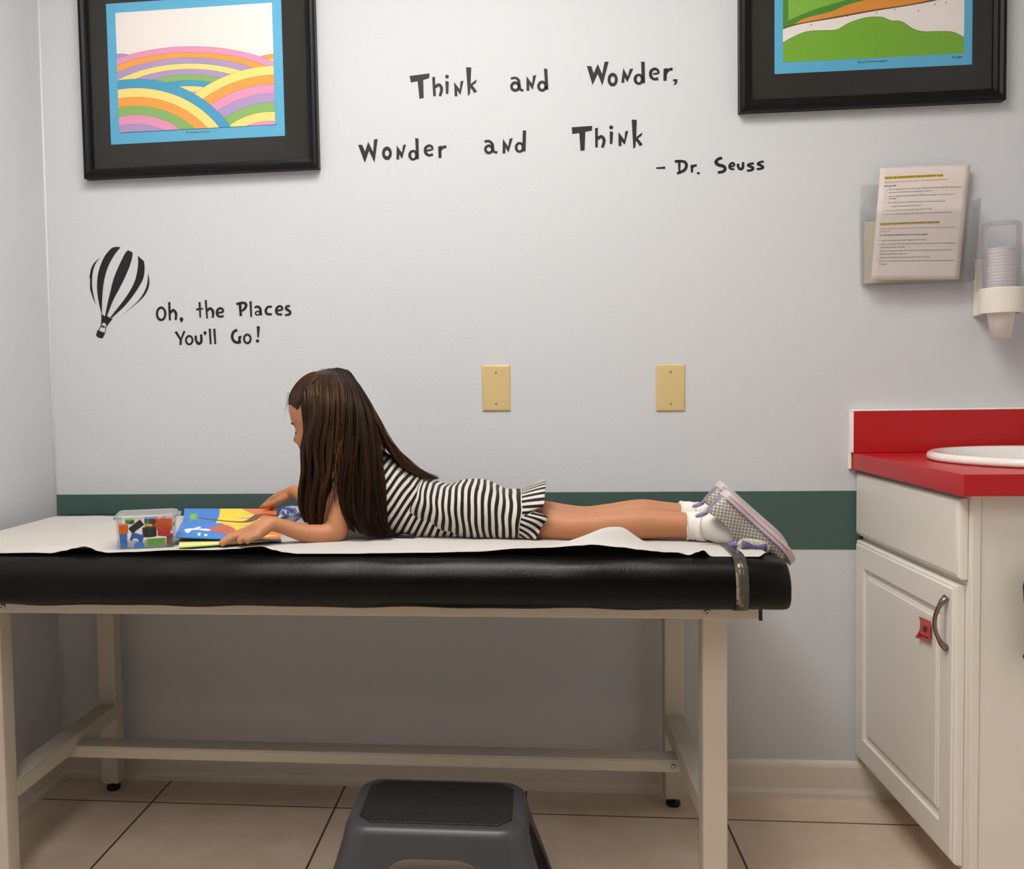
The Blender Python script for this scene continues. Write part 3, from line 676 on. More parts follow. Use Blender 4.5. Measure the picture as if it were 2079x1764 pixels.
WORDS_P = [
 ('Oh', [('O',176,305,70,97,40,66),('P',[(268,153),(298,148),(302,270),(305,393),(280,395),(272,270)]),('S',[(296,295,30),(335,257,34),(368,290,36),(373,330,32),(368,387,28)]),('D',443,376,24,26),('S',[(455,380,26),(450,400,18),(430,414,6)])]),
 ('the', [('P',[(668,153),(698,150),(703,357),(682,357)]),('P',[(638,235),(730,227),(730,247),(640,262)]),('P',[(750,125),(778,121),(795,365),(772,367)]),('S',[(783,268,30),(818,234,34),(855,263,36),(862,310,32),(855,357,26)]),
  ('S',[(915,295,24),(990,279,26),(983,242,30),(945,233,30),(915,270,34),(918,320,32),(950,342,28),(1000,335,28)])]),
 ('Places', [('P',[(1195,170),(1235,165),(1243,335),(1212,337)]),('S',[(1168,178,32),(1235,160,30),(1288,170,36),(1294,208,36),(1262,253,30),(1225,268,20)]),('P',[(1340,142),(1370,136),(1377,345),(1353,347)]),
  ('S',[(1408,222,26),(1450,210,30),(1483,238,34),(1488,290,34),(1500,325,26)]),('O',1450,297,40,33,20,15),
  ('S',[(1638,212,28),(1585,215,30),(1556,262,34),(1575,305,32),(1638,312,28)]),('S',[(1695,266,24),(1770,249,26),(1763,212,28),(1725,207,28),(1696,245,34),(1699,290,32),(1727,312,28),(1772,312,28)]),
  ('S',[(1875,203,28),(1832,207,28),(1827,240,34),(1872,272,34),(1870,310,30),(1810,322,24)])]),
 ("Youll", [('P',[(352,545),(385,535),(435,622),(470,528),(498,535),(450,645),(447,715),(418,717),(418,645)]),('O',547,652,56,68,30,42),('S',[(632,592,32),(638,660,32),(670,698,36),(705,670,34),(704,577,32)]),('D',755,556,20,22),('S',[(765,558,20),(760,575,14),(745,586,5)]),
  ('P',[(802,505),(832,500),(842,705),(818,708)]),('P',[(862,503),(892,500),(903,703),(878,706)])]),
 ('Go', [('S',[(1180,520,36),(1135,540,34),(1112,600,36),(1132,660,34),(1180,685,34),(1205,672,34),(1212,608,34)]),('P',[(1190,605),(1240,592),(1235,620),(1195,635)]),('P',[(1190,660),(1228,655),(1232,690),(1180,700)]),('O',1313,635,57,70,30,42),('P',[(1437,467),(1480,472),(1465,615),(1445,615)]),('D',1447,663,22,22)])]
pd = thing('wall_phrase', "black vinyl wall phrase reading Oh, the Places You'll Go, beside the balloon", 'wall decal', (.45, 0, 1.2))
for nm, it in WORDS_P:
    bm = NB(); decal(bm, fF, it); obj('word', bm, M_vin, pd)
bd = thing('balloon_decal', 'black striped hot air balloon decal on the wall, left of the phrase', 'wall decal', (.2, 0, 1.25))
def sm(pts, n=4):
    return [(q[0], q[1]) for q in spline(pts, n)]
GORES = [sm([(315,285),(250,365),(205,480),(185,620),(185,760),(205,900),(250,1085)])+sm([(250,1085),(190,940),(150,800),(150,660),(140,600),(170,460),(220,365),(315,285)])[1:-1],
 sm([(668,105),(600,180),(510,320),(440,470),(395,640),(370,800),(355,1000),(352,1250)])+sm([(352,1250),(325,1160),(285,960),(268,760),(285,560),(330,400),(400,250),(500,130),(560,98),(640,95),(668,105)])[1:-1],
 sm([(872,185),(870,260),(820,430),(740,620),(640,820),(540,1010),(438,1270)])+sm([(405,1285),(440,1090),(490,880),(550,640),(640,420),(740,215),(795,150)]),
 sm([(1070,340),(1080,470),(1060,620),(990,760),(870,940),(720,1120),(515,1305)])+sm([(490,1300),(600,1160),(740,980),(860,790),(930,620),(965,430),(970,320),(962,243)]),
 sm([(1138,540),(1160,650),(1150,780),(1080,920),(950,1050),(712,1243)])+sm([(712,1243),(890,1090),(1020,950),(1100,800),(1130,680),(1138,540)])[1:-1]]
for g in GORES:
    bm = NB(); decal(bm, fG, [('P', g)]); obj('gore', bm, M_vin, bd)
bm = NB(); decal(bm, fG, [('P',[(340,1235),(402,1275),(440,1272),(490,1305),(534,1318),(470,1400),(428,1460),(420,1400),(375,1383),(333,1440),(342,1340)]),('P',[(335,1425),(347,1435),(300,1520),(288,1515)]),('P',[(418,1440),(428,1450),(412,1560),(402,1560)])]); obj('neck', bm, M_vin, bd)
bm = NB(); decal(bm, fG, [('P',[(275,1510),(410,1563),(398,1580),(372,1640),(350,1655),(290,1640),(252,1605),(262,1560)])]); obj('basket', bm, M_vin, bd)
bm = NB(); decal(bm, fG, [('D',358,1447,15,17),('D',386,1458,15,16),('P',[(338,1445),(345,1438),(408,1462),(402,1472)])]); obj('passengers', bm, M_vin, bd)  # passengers' heads as plain discs, joined by a short bar

# ------------------------------------------------------------------ blank switch plates
M_plate = mat('almond plastic', '#d8bd86', 0.35, spec=0.45)
def plate(cx, cz, label):
    t = thing('wall_plate', label, 'wall plate', (cx, 0, cz), 'blank wall plates')
    bm = NB(); hx, hz = .035, .0572
    loft(bm, [[Vector((cx+sx*(hx-i), y, cz+sz*(hz-i))) for sx, sz in ((-1,-1),(1,-1),(1,1),(-1,1))] for i, y in ((0,0),(0,-.0012),(.0025,-.0036),(.006,-.0046),(.009,-.0049))])
    obj('plate', bm, M_plate, t, bevel=(.0008, 2))
    for s in (1, -1):
        bm = NB(); M = Matrix.Translation((cx, -.0048, cz+s*.0386)) @ Matrix.Rotation(PI/2, 4, 'X')
        lathe(bm, [(.0001,.0012),(.0018,.0011),(.0029,.0005),(.003,0),(.0001,0)], n=16, M=M)
        sc = obj('screw', bm, mat('almond screw', '#b9a06c', 0.35, spec=0.6), t, smooth=True)
        bm = NB(); Q = Matrix.Translation((cx, -.0062, cz+s*.0386)) @ Matrix.Rotation(.9+s*.5, 4, 'Y'); box(bm, -.0024, .0024, -.0001, .0004, -.0004, .0004, Q)
        obj('slot', bm, mat('screw slot', '#4f3f22', 0.7), sc)
plate(1.1496, 1.0023, 'almond blank wall plate nearer the girl, the left one of two')
plate(1.5706, .9961, 'almond blank wall plate nearer the countertop, the right one of two')

# ------------------------------------------------------------------ brochure holder with sheets
M_acr = clear('clear acrylic', '#ffffff', 0.025, 0.05, 0.40, '#eef2f2', 1.35)
bh = thing('brochure_holder', 'clear acrylic brochure holder on the wall over the countertop', 'brochure holder', (2.135, -.02, 1.235))
bm = NB(); bx0, bx1, bz = 2.012, 2.245, 1.232
def slab(bm, q, nrm, t):
    q = [Vector(p) for p in q]; n = Vector(nrm)*t; a = [bm.verts.new(p) for p in q]; b = [bm.verts.new(p+n) for p in q]; k = len(q)
    bm.faces.new(a[::-1]); bm.faces.new(b)
    for i in range(k): bm.faces.new((a[i], a[(i+1) % k], b[(i+1) % k], b[i]))
slab(bm, [(bx0,-.002,bz),(bx1,-.002,bz),(bx1+.012,-.004,bz+.235),(bx0-.004,-.004,bz+.235)], (0,-1,0), .0025)
obj('back_panel', bm, M_acr, bh)
bm = NB(); slab(bm, [(bx0,-.041,bz),(bx1,-.041,bz),(bx1+.010,-.046,bz+.185),(bx0-.004,-.046,bz+.185)], (0,-1,0), .0028); obj('front_panel', bm, M_acr, bh)
bm = NB(); box(bm, bx0, bx1, -.044, -.002, bz-.003, bz)
for s, xa, xb in ((-1, bx0-.0005, bx0-.0045), (1, bx1+.0005, bx1+.0105)):
    slab(bm, [(xa,-.044,bz),(xa,-.002,bz),(xb,-.004,bz+.185),(xb,-.048,bz+.185)], (s,0,0), .0025)
obj('tray', bm, M_acr, bh)
bm = NB(); M = Matrix.Translation((2.232, -.0442, bz+.018)) @ Matrix.Rotation(PI/2, 4, 'X'); lathe(bm, [(.0035,0),(.0035,.001),(.0048,.001),(.0048,0)], n=20, M=M); obj('rivet', bm, M_acr, bh)
# information sheet, leaning
SQ = [at_y(u, v, Y) for u, v, Y in ((1787.5,341,-.016),(1970,334,-.016),(1947,567,-.036),(1768,569,-.036))]
def sheet(a, b, d=0.0):
    p = (SQ[0]*(1-a)+SQ[1]*a)*(1-b) + (SQ[3]*(1-a)+SQ[2]*a)*b
    wv = .0035*math.exp(-((b-.12-.12*(1-a))/.08)**2)*a
    return p + Vector((0, -wv - d - .003*math.sin(PI*a), 0))
sh = thing('information_sheet', 'printed white information sheet with yellow highlights in the clear holder', 'paper', (2.13, -.03, 1.237))
bm = NB(); g = [[bm.verts.new(sheet(i/14, j/20)) for j in range(21)] for i in range(15)]
for i in range(14):
    for j in range(20): bm.faces.new((g[i][j], g[i+1][j], g[i+1][j+1], g[i][j+1]))
so = obj('page', bm, mat('sheet paper', '#e0d3cb', 0.7), sh, smooth=True); q_ = so.modifiers.new('s', 'SOLIDIFY'); q_.thickness = .0003; q_.offset = 1
# text positions come straight from the sheet: zoom px (x0, y, x1) on a 1623 x 1764 view of the region at (1760, 330)
zs = 230/1623
inv = [(190,65),(1495,25),(1325,1640),(60,1680)]
def uv_of(x, y):
    a, b = .5, .5
    for _ in range(12):
        f = lambda a, b: tuple((inv[0][i]*(1-a)+inv[1][i]*a)*(1-b)+(inv[3][i]*(1-a)+inv[2][i]*a)*b for i in (0,1))
        p = f(a, b); e = (x-p[0], y-p[1]); da = [(f(a+1e-4,b)[i]-p[i])/1e-4 for i in (0,1)]; db = [(f(a,b+1e-4)[i]-p[i])/1e-4 for i in (0,1)]
        D = da[0]*db[1]-da[1]*db[0]; a += (e[0]*db[1]-e[1]*db[0])/D; b += (da[0]*e[1]-da[1]*e[0])/D
    return a, b
def line(bm, s, xa, ya, xb, yb, hgt, bold=0.0):
    L = math.hypot(xb-xa, yb-ya); ux, uy = (xb-xa)/L, (yb-ya)/L
    add_text(bm, s, hgt, lambda x, y: sheet(*uv_of(xa+ux*x+uy*y, ya+uy*x-ux*y), .0009), width=L, bold=bold*hgt)
bk, rd, bl = NB(), NB(), NB()
line(bk, 'SHOULD I BE CONCERNED ABOUT LEAD EXPOSURE IN MY CHILD?', 255,222,1090,190,30,.02)
line(rd, 'If the answer to any of these questions is YES, your child should get a screening for lead.', 248,283,1150,245,28)
line(bk, 'Does your child:', 243,338,415,330,28,.02)
for y0_, y1_, xa, xb, s, c in ((385,350,312,1352,'Live in or regularly visit a house with peeling or chipped paint built before 1960? This could include a day','b'),(430,405,312,950,'care center, preschool, the home of a babysitter or a relative, etc.','k'),(487,450,305,1250,'Live in or regularly visit a house built before 1978 with recent, ongoing, or planned renovation or','b'),(518,515,305,415,'remodeling?','b'),(575,548,298,1120,'Have a sibling, housemate or playmate being followed or treated for lead poisoning','b'),(628,612,352,772,'(which is a blood lead of 10 or higher)?','k'),(688,660,285,928,'Live with an adult whose job or hobby involves exposure to lead?','b'),(742,706,278,1220,'Live near an active lead smelter, battery recycling plant, or other industry likely to release lead?','b')):
    line(bl if c == 'b' else bk, s, xa, y0_, xb, y1_, 26)
bk2, rd2 = NB(), NB()
line(bk2, 'SHOULD MY CHILD BE SCREENED FOR EXPOSURE TO TUBERCULOSIS?', 190,885,1038,848,30,.02)
for y0_, y1_, xa, xb, s in ((950,915,185,1290,'Ask for a tuberculosis test if the answer to any of these is yes, as your child may have been exposed to'),(992,985,178,340,'the TB bacteria.')): line(rd2, s, xa, y0_, xb, y1_, 27)
line(bk2, 'Your child should be tested if they fall into any of these categories:', 178,1043,883,1022,28,.02)
for y0_, y1_, xa, xb, s in ((1118,1098,208,850,'Contact with anyone who has been diagnosed with TB disease?'),(1172,1138,200,1262,'Travel from a country where TB disease is common: most countries in Asia, Central and South America,'),(1218,1205,195,538,'Asia, Eastern Europe, and Africa'),(1268,1235,192,1225,'Exposure to any person at high risk: the homeless, correctional facilities, nursing homes and shelters of'),(1312,1300,188,572,'immunosuppressed, drug users'),(1365,1340,183,905,'Adults with an illness that increases the risk of TB disease'),(1413,1383,175,1252,'Children, teens and adults who are exposed to adults at high risk for TB, or with a compromised immunity or'),(1458,1452,175,285,'TB disease.')): line(bk2, s, xa, y0_, xb, y1_, 26)
for x, y in ((278,385),(270,482),(262,573),(252,682),(243,735),(172,1113),(165,1165),(157,1262),(147,1360),(143,1408)):
    flatpoly(bk, disc_pts(x, y, 5, 5, 0, 8), lambda a, b: sheet(*uv_of(a, b), .0009))
obj('print_text', bk, mat('sheet ink', '#3c3636', 0.8), sh); obj('print_text', bk2, mat('sheet ink', '#3c3636', 0.8), sh); obj('print_text', rd2, mat('sheet red ink', '#c46a62', 0.8), sh, label='red printed lines'); obj('print_text', rd, mat('sheet red ink', '#c46a62', 0.8), sh, label='red printed lines'); obj('print_text', bl, mat('sheet blue ink', '#4a4c78', 0.8), sh)
for q in ([(252,190),(1092,160),(1094,200),(254,232)], [(186,860),(1040,832),(1042,862),(188,893)]):
    bm = NB(); g = [[bm.verts.new(sheet(*uv_of(*(tuple((q[0][i]*(1-t)+q[1][i]*t)*(1-s)+(q[3][i]*(1-t)+q[2][i]*t)*s for i in (0,1)))), .0005)) for t in [k/12 for k in range(13)]] for s in (0,1)]
    for i in range(12): bm.faces.new((g[0][i], g[0][i+1], g[1][i+1], g[1][i]))
    obj('highlight', bm, mat('highlighter', '#d6bf3e', 0.7), sh, label='yellow highlighter bar')
bm = NB(); slab(bm, [(2.0165,-.010,bz+.001),(2.19,-.010,bz+.001),(2.19,-.008,bz+.145),(2.0165,-.008,bz+.145)], (0,-1,0), .003)
cp = obj('cream_paper', bm, mat('cream card', '#d9d2ba', 0.7), None); tag(cp, 'cream paper stack behind the information sheet in the clear holder', 'paper')

# ------------------------------------------------------------------ cup dispenser and cups
M_wp = mat('white dispenser plastic', '#e9e2d6', 0.35)
cdn = thing('cup_dispenser', 'white paper cup dispenser with a frosted tube on the right wall end', 'cup dispenser', (2.295, -.05, 1.15))
CXc, CYc = 2.2965, -.062
bm = NB(); box(bm, 2.262, 2.331, -.012, 0, 1.151, 1.281); obj('bracket', bm, M_wp, cdn, bevel=(.003, 3))
bm = NB(); lathe(bm, [(.0395,1.152),(.0445,1.152),(.0450,1.156),(.0452,1.206),(.0445,1.209),(.0405,1.209),(.0395,1.205),(.0395,1.152)], (CXc, CYc, 0), 48)
box(bm, 2.262, 2.331, -.03, -.011, 1.152, 1.208)
obj('collar', bm, M_wp, cdn, smooth=True, bevel=(.001, 2))
bm = NB(); lathe(bm, [(.0378,1.206),(.0385,1.30),(.0388,1.345),(.0378,1.353),(.034,1.3565),(.0001,1.357)], (CXc, CYc, 0), 48)
tbm = obj('tube', bm, clear('frosted tube', '#f8f7fa', 0.15, 0.3, .5, '#e4e1e8', 1.35), cdn, smooth=True, label='translucent tube')
M_cup = mat('white paper cup', '#ece6e0', 0.6)
def make_cup():
    bm = NB(); lathe(bm, [(.0001,.002),(.0195,.002),(.0197,0),(.0205,0),(.0285,.064),(.0300,.0655),(.0300,.0672),(.0288,.0675),(.0276,.064),(.0200,.004),(.0001,.0035)], n=36)
    return obj('paper_cup', bm, M_cup, None, smooth=True)
cup0 = make_cup(); cup0.location = (CXc, CYc, 1.096)
tag(cup0, 'lowest paper cup, poking out under the white cup dispenser', 'paper cup', 'paper cups in the dispenser')
for k in range(1, 20):
    c = cup0.copy(); COL.objects.link(c); c.location = (CXc, CYc, 1.096 + .0071*k)
    tag(c, 'white paper cup nested in the stack inside the dispenser tube', 'paper cup', 'paper cups in the dispenser')

# ------------------------------------------------------------------ picture book
bk = thing('picture_book', 'open picture book with blue and yellow pages on the exam paper', 'book', at_z(460, 1070, .707))
def quad(A, B, C, D, n=(16,10), bulge=0.0):
    """A far-left, B far-right, C near-right, D near-left -> fn(a, b, lift)"""
    def fn(a, b, d=0.0):
        p = (A*(1-a)+B*a)*(1-b) + (D*(1-a)+C*a)*b
        return p + Vector((0,0, d + bulge*math.sin(PI*b)))
    return fn
far = quad(at_z(374.5,1032.5,.7265), at_z(561,1033,.7265), at_z(566,1066,.7135), at_z(371.5,1062,.7135), bulge=.0006)
near = quad(at_z(369,1061,.7145), at_z(566,1064,.7135), at_z(570,1097,.7105), at_z(355.5,1089.6,.722), bulge=.0024)
def sheet_mesh(fn, d0, d1, n=(20,14)):
    bm = NB(); G = [[[bm.verts.new(fn(i/n[0], j/n[1], d)) for j in range(n[1]+1)] for i in range(n[0]+1)] for d in (d0, d1)]
    for k in (0, 1):
        for i in range(n[0]):
            for j in range(n[1]): bm.faces.new((G[k][i][j], G[k][i+1][j], G[k][i+1][j+1], G[k][i][j+1]))
    for i in range(n[0]):
        for j in (0, n[1]): bm.faces.new((G[0][i][j], G[0][i+1][j], G[1][i+1][j], G[1][i][j]))
    for j in range(n[1]):
        for i in (0, n[0]): bm.faces.new((G[0][i][j], G[0][i][j+1], G[1][i][j+1], G[1][i][j]))
    return bm
M_pageY = mat('page edge yellow', '#e6cf52', 0.6)
low = quad(at_z(371,1068,.7085), at_z(565,1070,.7085), at_z(571,1098.5,.7072), at_z(362.5,1113.5,.7072))
obj('cover', sheet_mesh(low, 0, .0016), mat('book cover green', '#4f9a3c', 0.5), bk, label='green cover edge')
obj('page_block', sheet_mesh(low, .0018, .0036), mat('page cream', '#e9dd8e', 0.6), bk, label='yellow lower pages')
bm = sheet_mesh(far, -.006, -.0004)
obj('page_block', bm, M_pageY, bk)
pf = obj('page', sheet_mesh(far, -.0002, .0002), mat('page blue', '#2f7fd6', 0.45), bk, label='far page')
pn = obj('page', sheet_mesh(near, -.0022, .0002), mat('page blue', '#2f7fd6', 0.45), bk, label='near page')
def ink(name, parent, col, fn, polys, lv, rough=.45):
    bm = NB()
    for P in polys:
        n = 4; Q = []
        for p, q in zip(P, P[1:]+P[:1]):
            for k in range(n): Q.append((p[0]+(q[0]-p[0])*k/n, p[1]+(q[1]-p[1])*k/n))
        vs0 = [(min(.999, max(.001, x)), min(.999, max(.001, y))) for x, y in Q]
        flatpoly(bm, vs0, lambda x, y: fn(x, y, .0003 + .00012*lv))
    bmesh.ops.subdivide_edges(bm, edges=[e for e in bm.edges if e.calc_length() > .02], cuts=3, use_grid_fill=False)
    obj(name, bm, mat('book ink ' + col, col, rough), parent)
ink('printed_sand', pf, '#f4d52c', far, [[(.39,0),(1,0),(1,1),(.345,1),(.385,.5)]], 0)
ink('printed_rock', pf, '#e0793e', far, [[(.62,0),(1,0),(1,1),(.84,.72),(.76,.42)]], 1)
tr = spline([(.18,.66,.10),(.35,.78,.09),(.52,.86,.11),(.66,.86,.14),(.74,.70,.17),(.80,.46,.17),(.86,.38,.16),(.94,.44,.16),(1,.5,.15)], 4)
L_, R2 = stroke_poly([(x, y, w*.55) for x, y, w in tr]); ink('printed_trunk', pf, '#7a4127', far, [L_[:i+2][-2:] + R2[:i+2][-2:][::-1] for i in range(0, len(L_)-1)], 2)
fr = []
for a in range(11):
    t = 2*PI*a/11 + .2; fr.append((.105 + .075*math.cos(t)*(1.25 if a % 2 else .8), .60 + .40*math.sin(t)*(1.1 if a % 2 else .75))); t += 2*PI/22
    fr.append((.105 + .03*math.cos(t), .60 + .16*math.sin(t)))
ink('printed_palm', pf, '#7dbb45', far, [fr], 3)
bm = NB()
for s, x, y in (('all day', .27,.30), ('on the sand', .25,.48)):
    pass
bm.free()
ink('printed_sand', pn, '#f2cf2b', near, [[(.43,0),(1,0),(1,1),(.52,1),(.47,.6)]], 0)
ink('printed_mound', pn, '#c4593a', near, [spline([(.27,.45),(.36,.34),(.41,.12),(.46,.16),(.53,.35),(.57,.6),(.5,.78),(.4,.72),(.31,.62),(.27,.45)], 3)[:-1]], 1)
ink('printed_rock', pn, '#e0793e', near, [[(.86,.35),(1,.25),(1,1),(.80,1)]], 1)
for q in ([(.06,.60),(.10,.52),(.15,.50),(.20,.36),(.225,.40),(.20,.52),(.27,.50),(.33,.56),(.30,.66),(.20,.60),(.14,.62),(.115,.80),(.09,.78)], disc_pts(.22,.84,.016,.09,0,8), disc_pts(.285,.87,.016,.07,0,8)): ink('printed_foam', pn, '#e9eef0', near, [q], 2)

# crumpled blue wrapper between the arms
wr = thing('wrapper', 'crumpled blue and white plastic wrapper between the girl and the open book', 'wrapper', at_y(595, 1060, -.30))
random.seed(5)
bm = NB(); c = at_y(592, 1044, -.315); N1, N2 = 22, 30; g = []
for i in range(N1+1):
    row = []
    for j in range(N2):
        a = 2*PI*j/N2; t = i/N1
        r = math.sin(PI*min(.97, t*.94+.03))*(1 + .16*math.sin(3*a+5*t) + .10*math.sin(7*a+9*t))
        p = c + Vector(((t-.5)*.066, .030*r*math.cos(a), .0175*r*math.sin(a) + .002*math.sin(9*t)))
        p.z = max(p.z, .7055); row.append(bm.verts.new(p))
    g.append(row)
for i in range(N1):
    for j in range(N2): bm.faces.new((g[i][j], g[i+1][j], g[i+1][(j+1) % N2], g[i][(j+1) % N2]))
obj('bag_film', bm, mat('blue film', '#6478c0', 0.25, coat=.4, var=(34, '#e3e7f0')), wr, smooth=True)
bm = NB(); P = lambda u, v, Y: at_y(u, v, Y)
for q in ([(562,1049,-.340),(566,1037,-.338),(574,1030,-.335),(582,1036,-.342),(584,1047,-.347),(574,1052,-.347),(566,1054,-.345)],[(566,1053,-.346),(585,1048,-.349),(600,1047,-.347),(614,1049,-.340)],[(576,1031,-.335),(588,1032,-.338),(600,1042,-.345),(614,1047,-.342)],[(573,1038,-.341),(580,1046,-.347),(577,1053,-.347)]):
    tube(bm, spline([tuple(P(*a)) for a in q], 5), .0017, 8, flat=(1.5,.6))
obj('drawstring', bm, mat('blue strap', '#2f459a', 0.35), wr, smooth=True, label='dark blue strap')
bm = NB(); 
for q in ([(564,1049),(571,1043),(573,1049),(566,1052)],[(577,1034),(583,1036),(584,1046),(579,1049)],[(600,1031),(614,1028),(615,1044),(604,1039)]):
    vs = [bm.verts.new(P(u, v, -.344)) for u, v in q] + [bm.verts.new(P(u+.6, v-.4, -.334)) for u, v in q]
    bm.faces.new(vs[:4]); bm.faces.new(vs[4:][::-1])
    for i in range(4): bm.faces.new((vs[i], vs[(i+1)%4], vs[4+(i+1)%4], vs[4+i]))
obj('lining', bm, mat('white film', '#e6e8ec', 0.4), wr, label='white lining')

# ------------------------------------------------------------------ toy box
TB0 = Vector((.449, -.6192, .7058)); TBM = Matrix.Translation(TB0) @ Matrix.Rotation(.3145, 4, 'Z')
bw, bd_, bh_ = .1066, .080, .0600
M_box = clear('clear box plastic', '#ffffff', 0.014, 0.05, 0.6, '#ece8e8', 1.45)
tbx = thing('toy_box', 'small clear plastic box of bright toy blocks on the exam paper', 'toy box', TB0)
bm = NB()
def tray(bm, w, d, h, t, r, M, flare=.0):
    def rr(hx, hy, rad, z): return [M @ Vector((w/2 + p.x, d/2 + p.y, z)) for p in rrect(0, 0, hx, hy, rad, 0, 4)]
    o0, o1 = rr(w/2-.002-flare, d/2-.002-flare, r, 0), rr(w/2, d/2, r, h); i1, i0 = rr(w/2-t, d/2-t, r, h), rr(w/2-t-.002-flare, d/2-t-.002-flare, r, t)
    R = [[bm.verts.new(p) for p in q] for q in (o0, rr(w/2-flare, d/2-flare, r, .002), o1, i1, i0)]
    n = len(R[0])
    for a, b in zip(R[:-1], R[1:]):
        for k in range(n): bm.faces.new((a[k], a[(k+1) % n], b[(k+1) % n], b[k]))
    bm.faces.new(R[0][::-1]); bm.faces.new(R[-1])
tray(bm, bw, bd_, bh_, .0016, .004, TBM, .001)
obj('box_body', bm, M_box, tbx)
bm = NB()
Ml = TBM @ Matrix.Translation((0, 0, bh_ - .004))
def rr(hx, hy, rad, z): return [Ml @ Vector((bw/2 + p.x, bd_/2 + p.y, z)) for p in rrect(0, 0, hx, hy, rad, 0, 5)]
R = [[bm.verts.new(p) for p in q] for q in (rr(bw/2+.0008, bd_/2+.0008, .005, 0), rr(bw/2+.0042, bd_/2+.0042, .007, .0005), rr(bw/2+.0042, bd_/2+.0042, .007, .0058), rr(bw/2+.002, bd_/2+.002, .006, .0082), rr(bw/2-.004, bd_/2-.004, .005, .0100), rr(bw/2-.010, bd_/2-.010, .004, .0104))]
n = len(R[0])
for a, b in zip(R[:-1], R[1:]):
    for k in range(n): bm.faces.new((a[k], a[(k+1) % n], b[(k+1) % n], b[k]))
bm.faces.new(R[-1])
box(bm, bw+.004, bw+.0105, bd_*.30, bd_*.78, .0005, .0055, Ml)
obj('box_lid', bm, clear('lid plastic', '#f0f0f0', 0.30, 0.22, 0.9, '#dcdad9', 1.45), tbx, smooth=False, label='frosted lid with a side tab')
TOYG = 'toy blocks in the clear box'
def toy(name, label, cat, bm, col, M, bev=(.0008, 2)):
    bmesh.ops.transform(bm, matrix=TBM @ M, verts=bm.verts[:])
    o = obj(name, bm, mat('toy ' + col, col, 0.38, spec=.5), None, bevel=bev); tag(o, label, cat, TOYG)
def T(x, y, z, rx=0, ry=0, rz=0): return Matrix.Translation((x, y, z)) @ Matrix.Rotation(rz, 4, 'Z') @ Matrix.Rotation(ry, 4, 'Y') @ Matrix.Rotation(rx, 4, 'X')
def blk(w, d, h): return box(NB(), -w/2, w/2, -d/2, d/2, -h/2, h/2)
def shape(pts, d):
    bm = NB(); prism(bm, pts, lambda x, y, q: Vector((x, -d/2 + q, y)), d); return bm
def arch_pts(w, h, r, n=12): return [(-w/2,0),(-r,0)] + [(-r*math.cos(PI*k/n), r*math.sin(PI*k/n)) for k in range(1, n)] + [(r,0),(w/2,0),(w/2,h),(-w/2,h)]
cr, red, grn, dg, yl, blu, orr = '#e0282c', '#c0281e', '#5aae34', '#16281e', '#ffd21c', '#2474d8', '#ff7a26'
toy('toy_block', 'blue cube in the bottom left front corner of the toy box', 'toy block', blk(.0135,.014,.0125), blu, T(.0115,.013,.0086))
toy('toy_block', 'blue cube second up in the left front corner, under the orange block', 'toy block', blk(.0135,.014,.0125), '#2c86e4', T(.0115,.013,.0216))
toy('toy_block', 'orange square block topping the blue cubes on the left side of the box', 'toy block', blk(.0160,.014,.0180), orr, T(.0118,.013,.0372, 0, .02))
toy('toy_arch', 'blue arch-shaped block standing at the bottom, just right of the stacked cubes', 'toy block', shape(arch_pts(.023,.015,.007), .013), blu, T(.0335,.016,.0115, 0, .35))
toy('toy_block', 'blue half-round block lying on the box floor before the blue arch', 'toy block', shape([(.0095*math.cos(PI*k/12), .009*math.sin(PI*k/12)) for k in range(13)], .012), '#3088e8', T(.0405,.0095,.0022, .0, 0, .1))
toy('toy_block', 'long black block lying tilted in the upper middle of the toy box', 'toy block', blk(.027,.014,.012), '#161616', T(.0345,.024,.0395, 0, -.62, .1))
toy('toy_block', 'small green cylinder block at the upper left of the toy box', 'toy block', lathe(NB(), [(.0001,-.004),(.0085,-.004),(.0085,.004),(.0001,.004)], n=24), grn, T(.0205,.045,.0475, .15, .1))
toy('toy_block', 'dark green drum-shaped block in the middle of the toy box', 'toy block', lathe(NB(), [(.0001,-.009),(.0135,-.009),(.0135,.009),(.0001,.009)], n=28), dg, T(.0575,.036,.0262, .0, .0))
toy('toy_block', 'flat green rectangular slab leaning at the bottom front of the toy box', 'toy block', blk(.034,.009,.0135), '#66b83c', T(.0722,.0085,.0095, .12, 0, .05))
toy('toy_block', 'yellow stick block lying on top of the dark green drum', 'toy block', blk(.014,.006,.0045), yl, T(.0572,.034,.0392, 0, .06, -.3))
toy('toy_block', 'small green triangle block behind the yellow stick', 'toy block', shape([(-.006,0),(.006,0),(.001,.0115)], .008), grn, T(.0530,.049,.0395))
toy('toy_block', 'dark red block leaning at the top middle of the toy box', 'toy block', blk(.015,.012,.013), '#951a1a', T(.0680,.046,.0430, 0, .45))
sc = [( .0175*(1+.10*math.cos(8*a))*math.cos(a), .0155*(1+.10*math.cos(8*a))*math.sin(a)) for a in [2*PI*k/64 for k in range(64)]]
toy('toy_gear', 'large orange gear-shaped block at the upper right of the toy box', 'toy block', shape(sc, .009), orr, T(.0865,.034,.0400, .25, 0, -.15))
toy('toy_arch', 'red notched block in front of the orange gear', 'toy block', shape([(-.0115,-.0085),(.0115,-.0085),(.0115,.0085),(.0045,.0028),(-.0045,.0028),(-.0115,.0085)], .010), cr, T(.0868,.0155,.0285, 0, .1, -.1))
toy('toy_block', 'blue slab at the back of the toy box', 'toy block', blk(.026,.006,.018), blu, T(.0590,.0680,.0420, .1))
toy('toy_block', 'pinkish red block low at the right wall of the toy box', 'toy block', blk(.012,.018,.018), '#a8353a', T(.0955,.040,.0112))

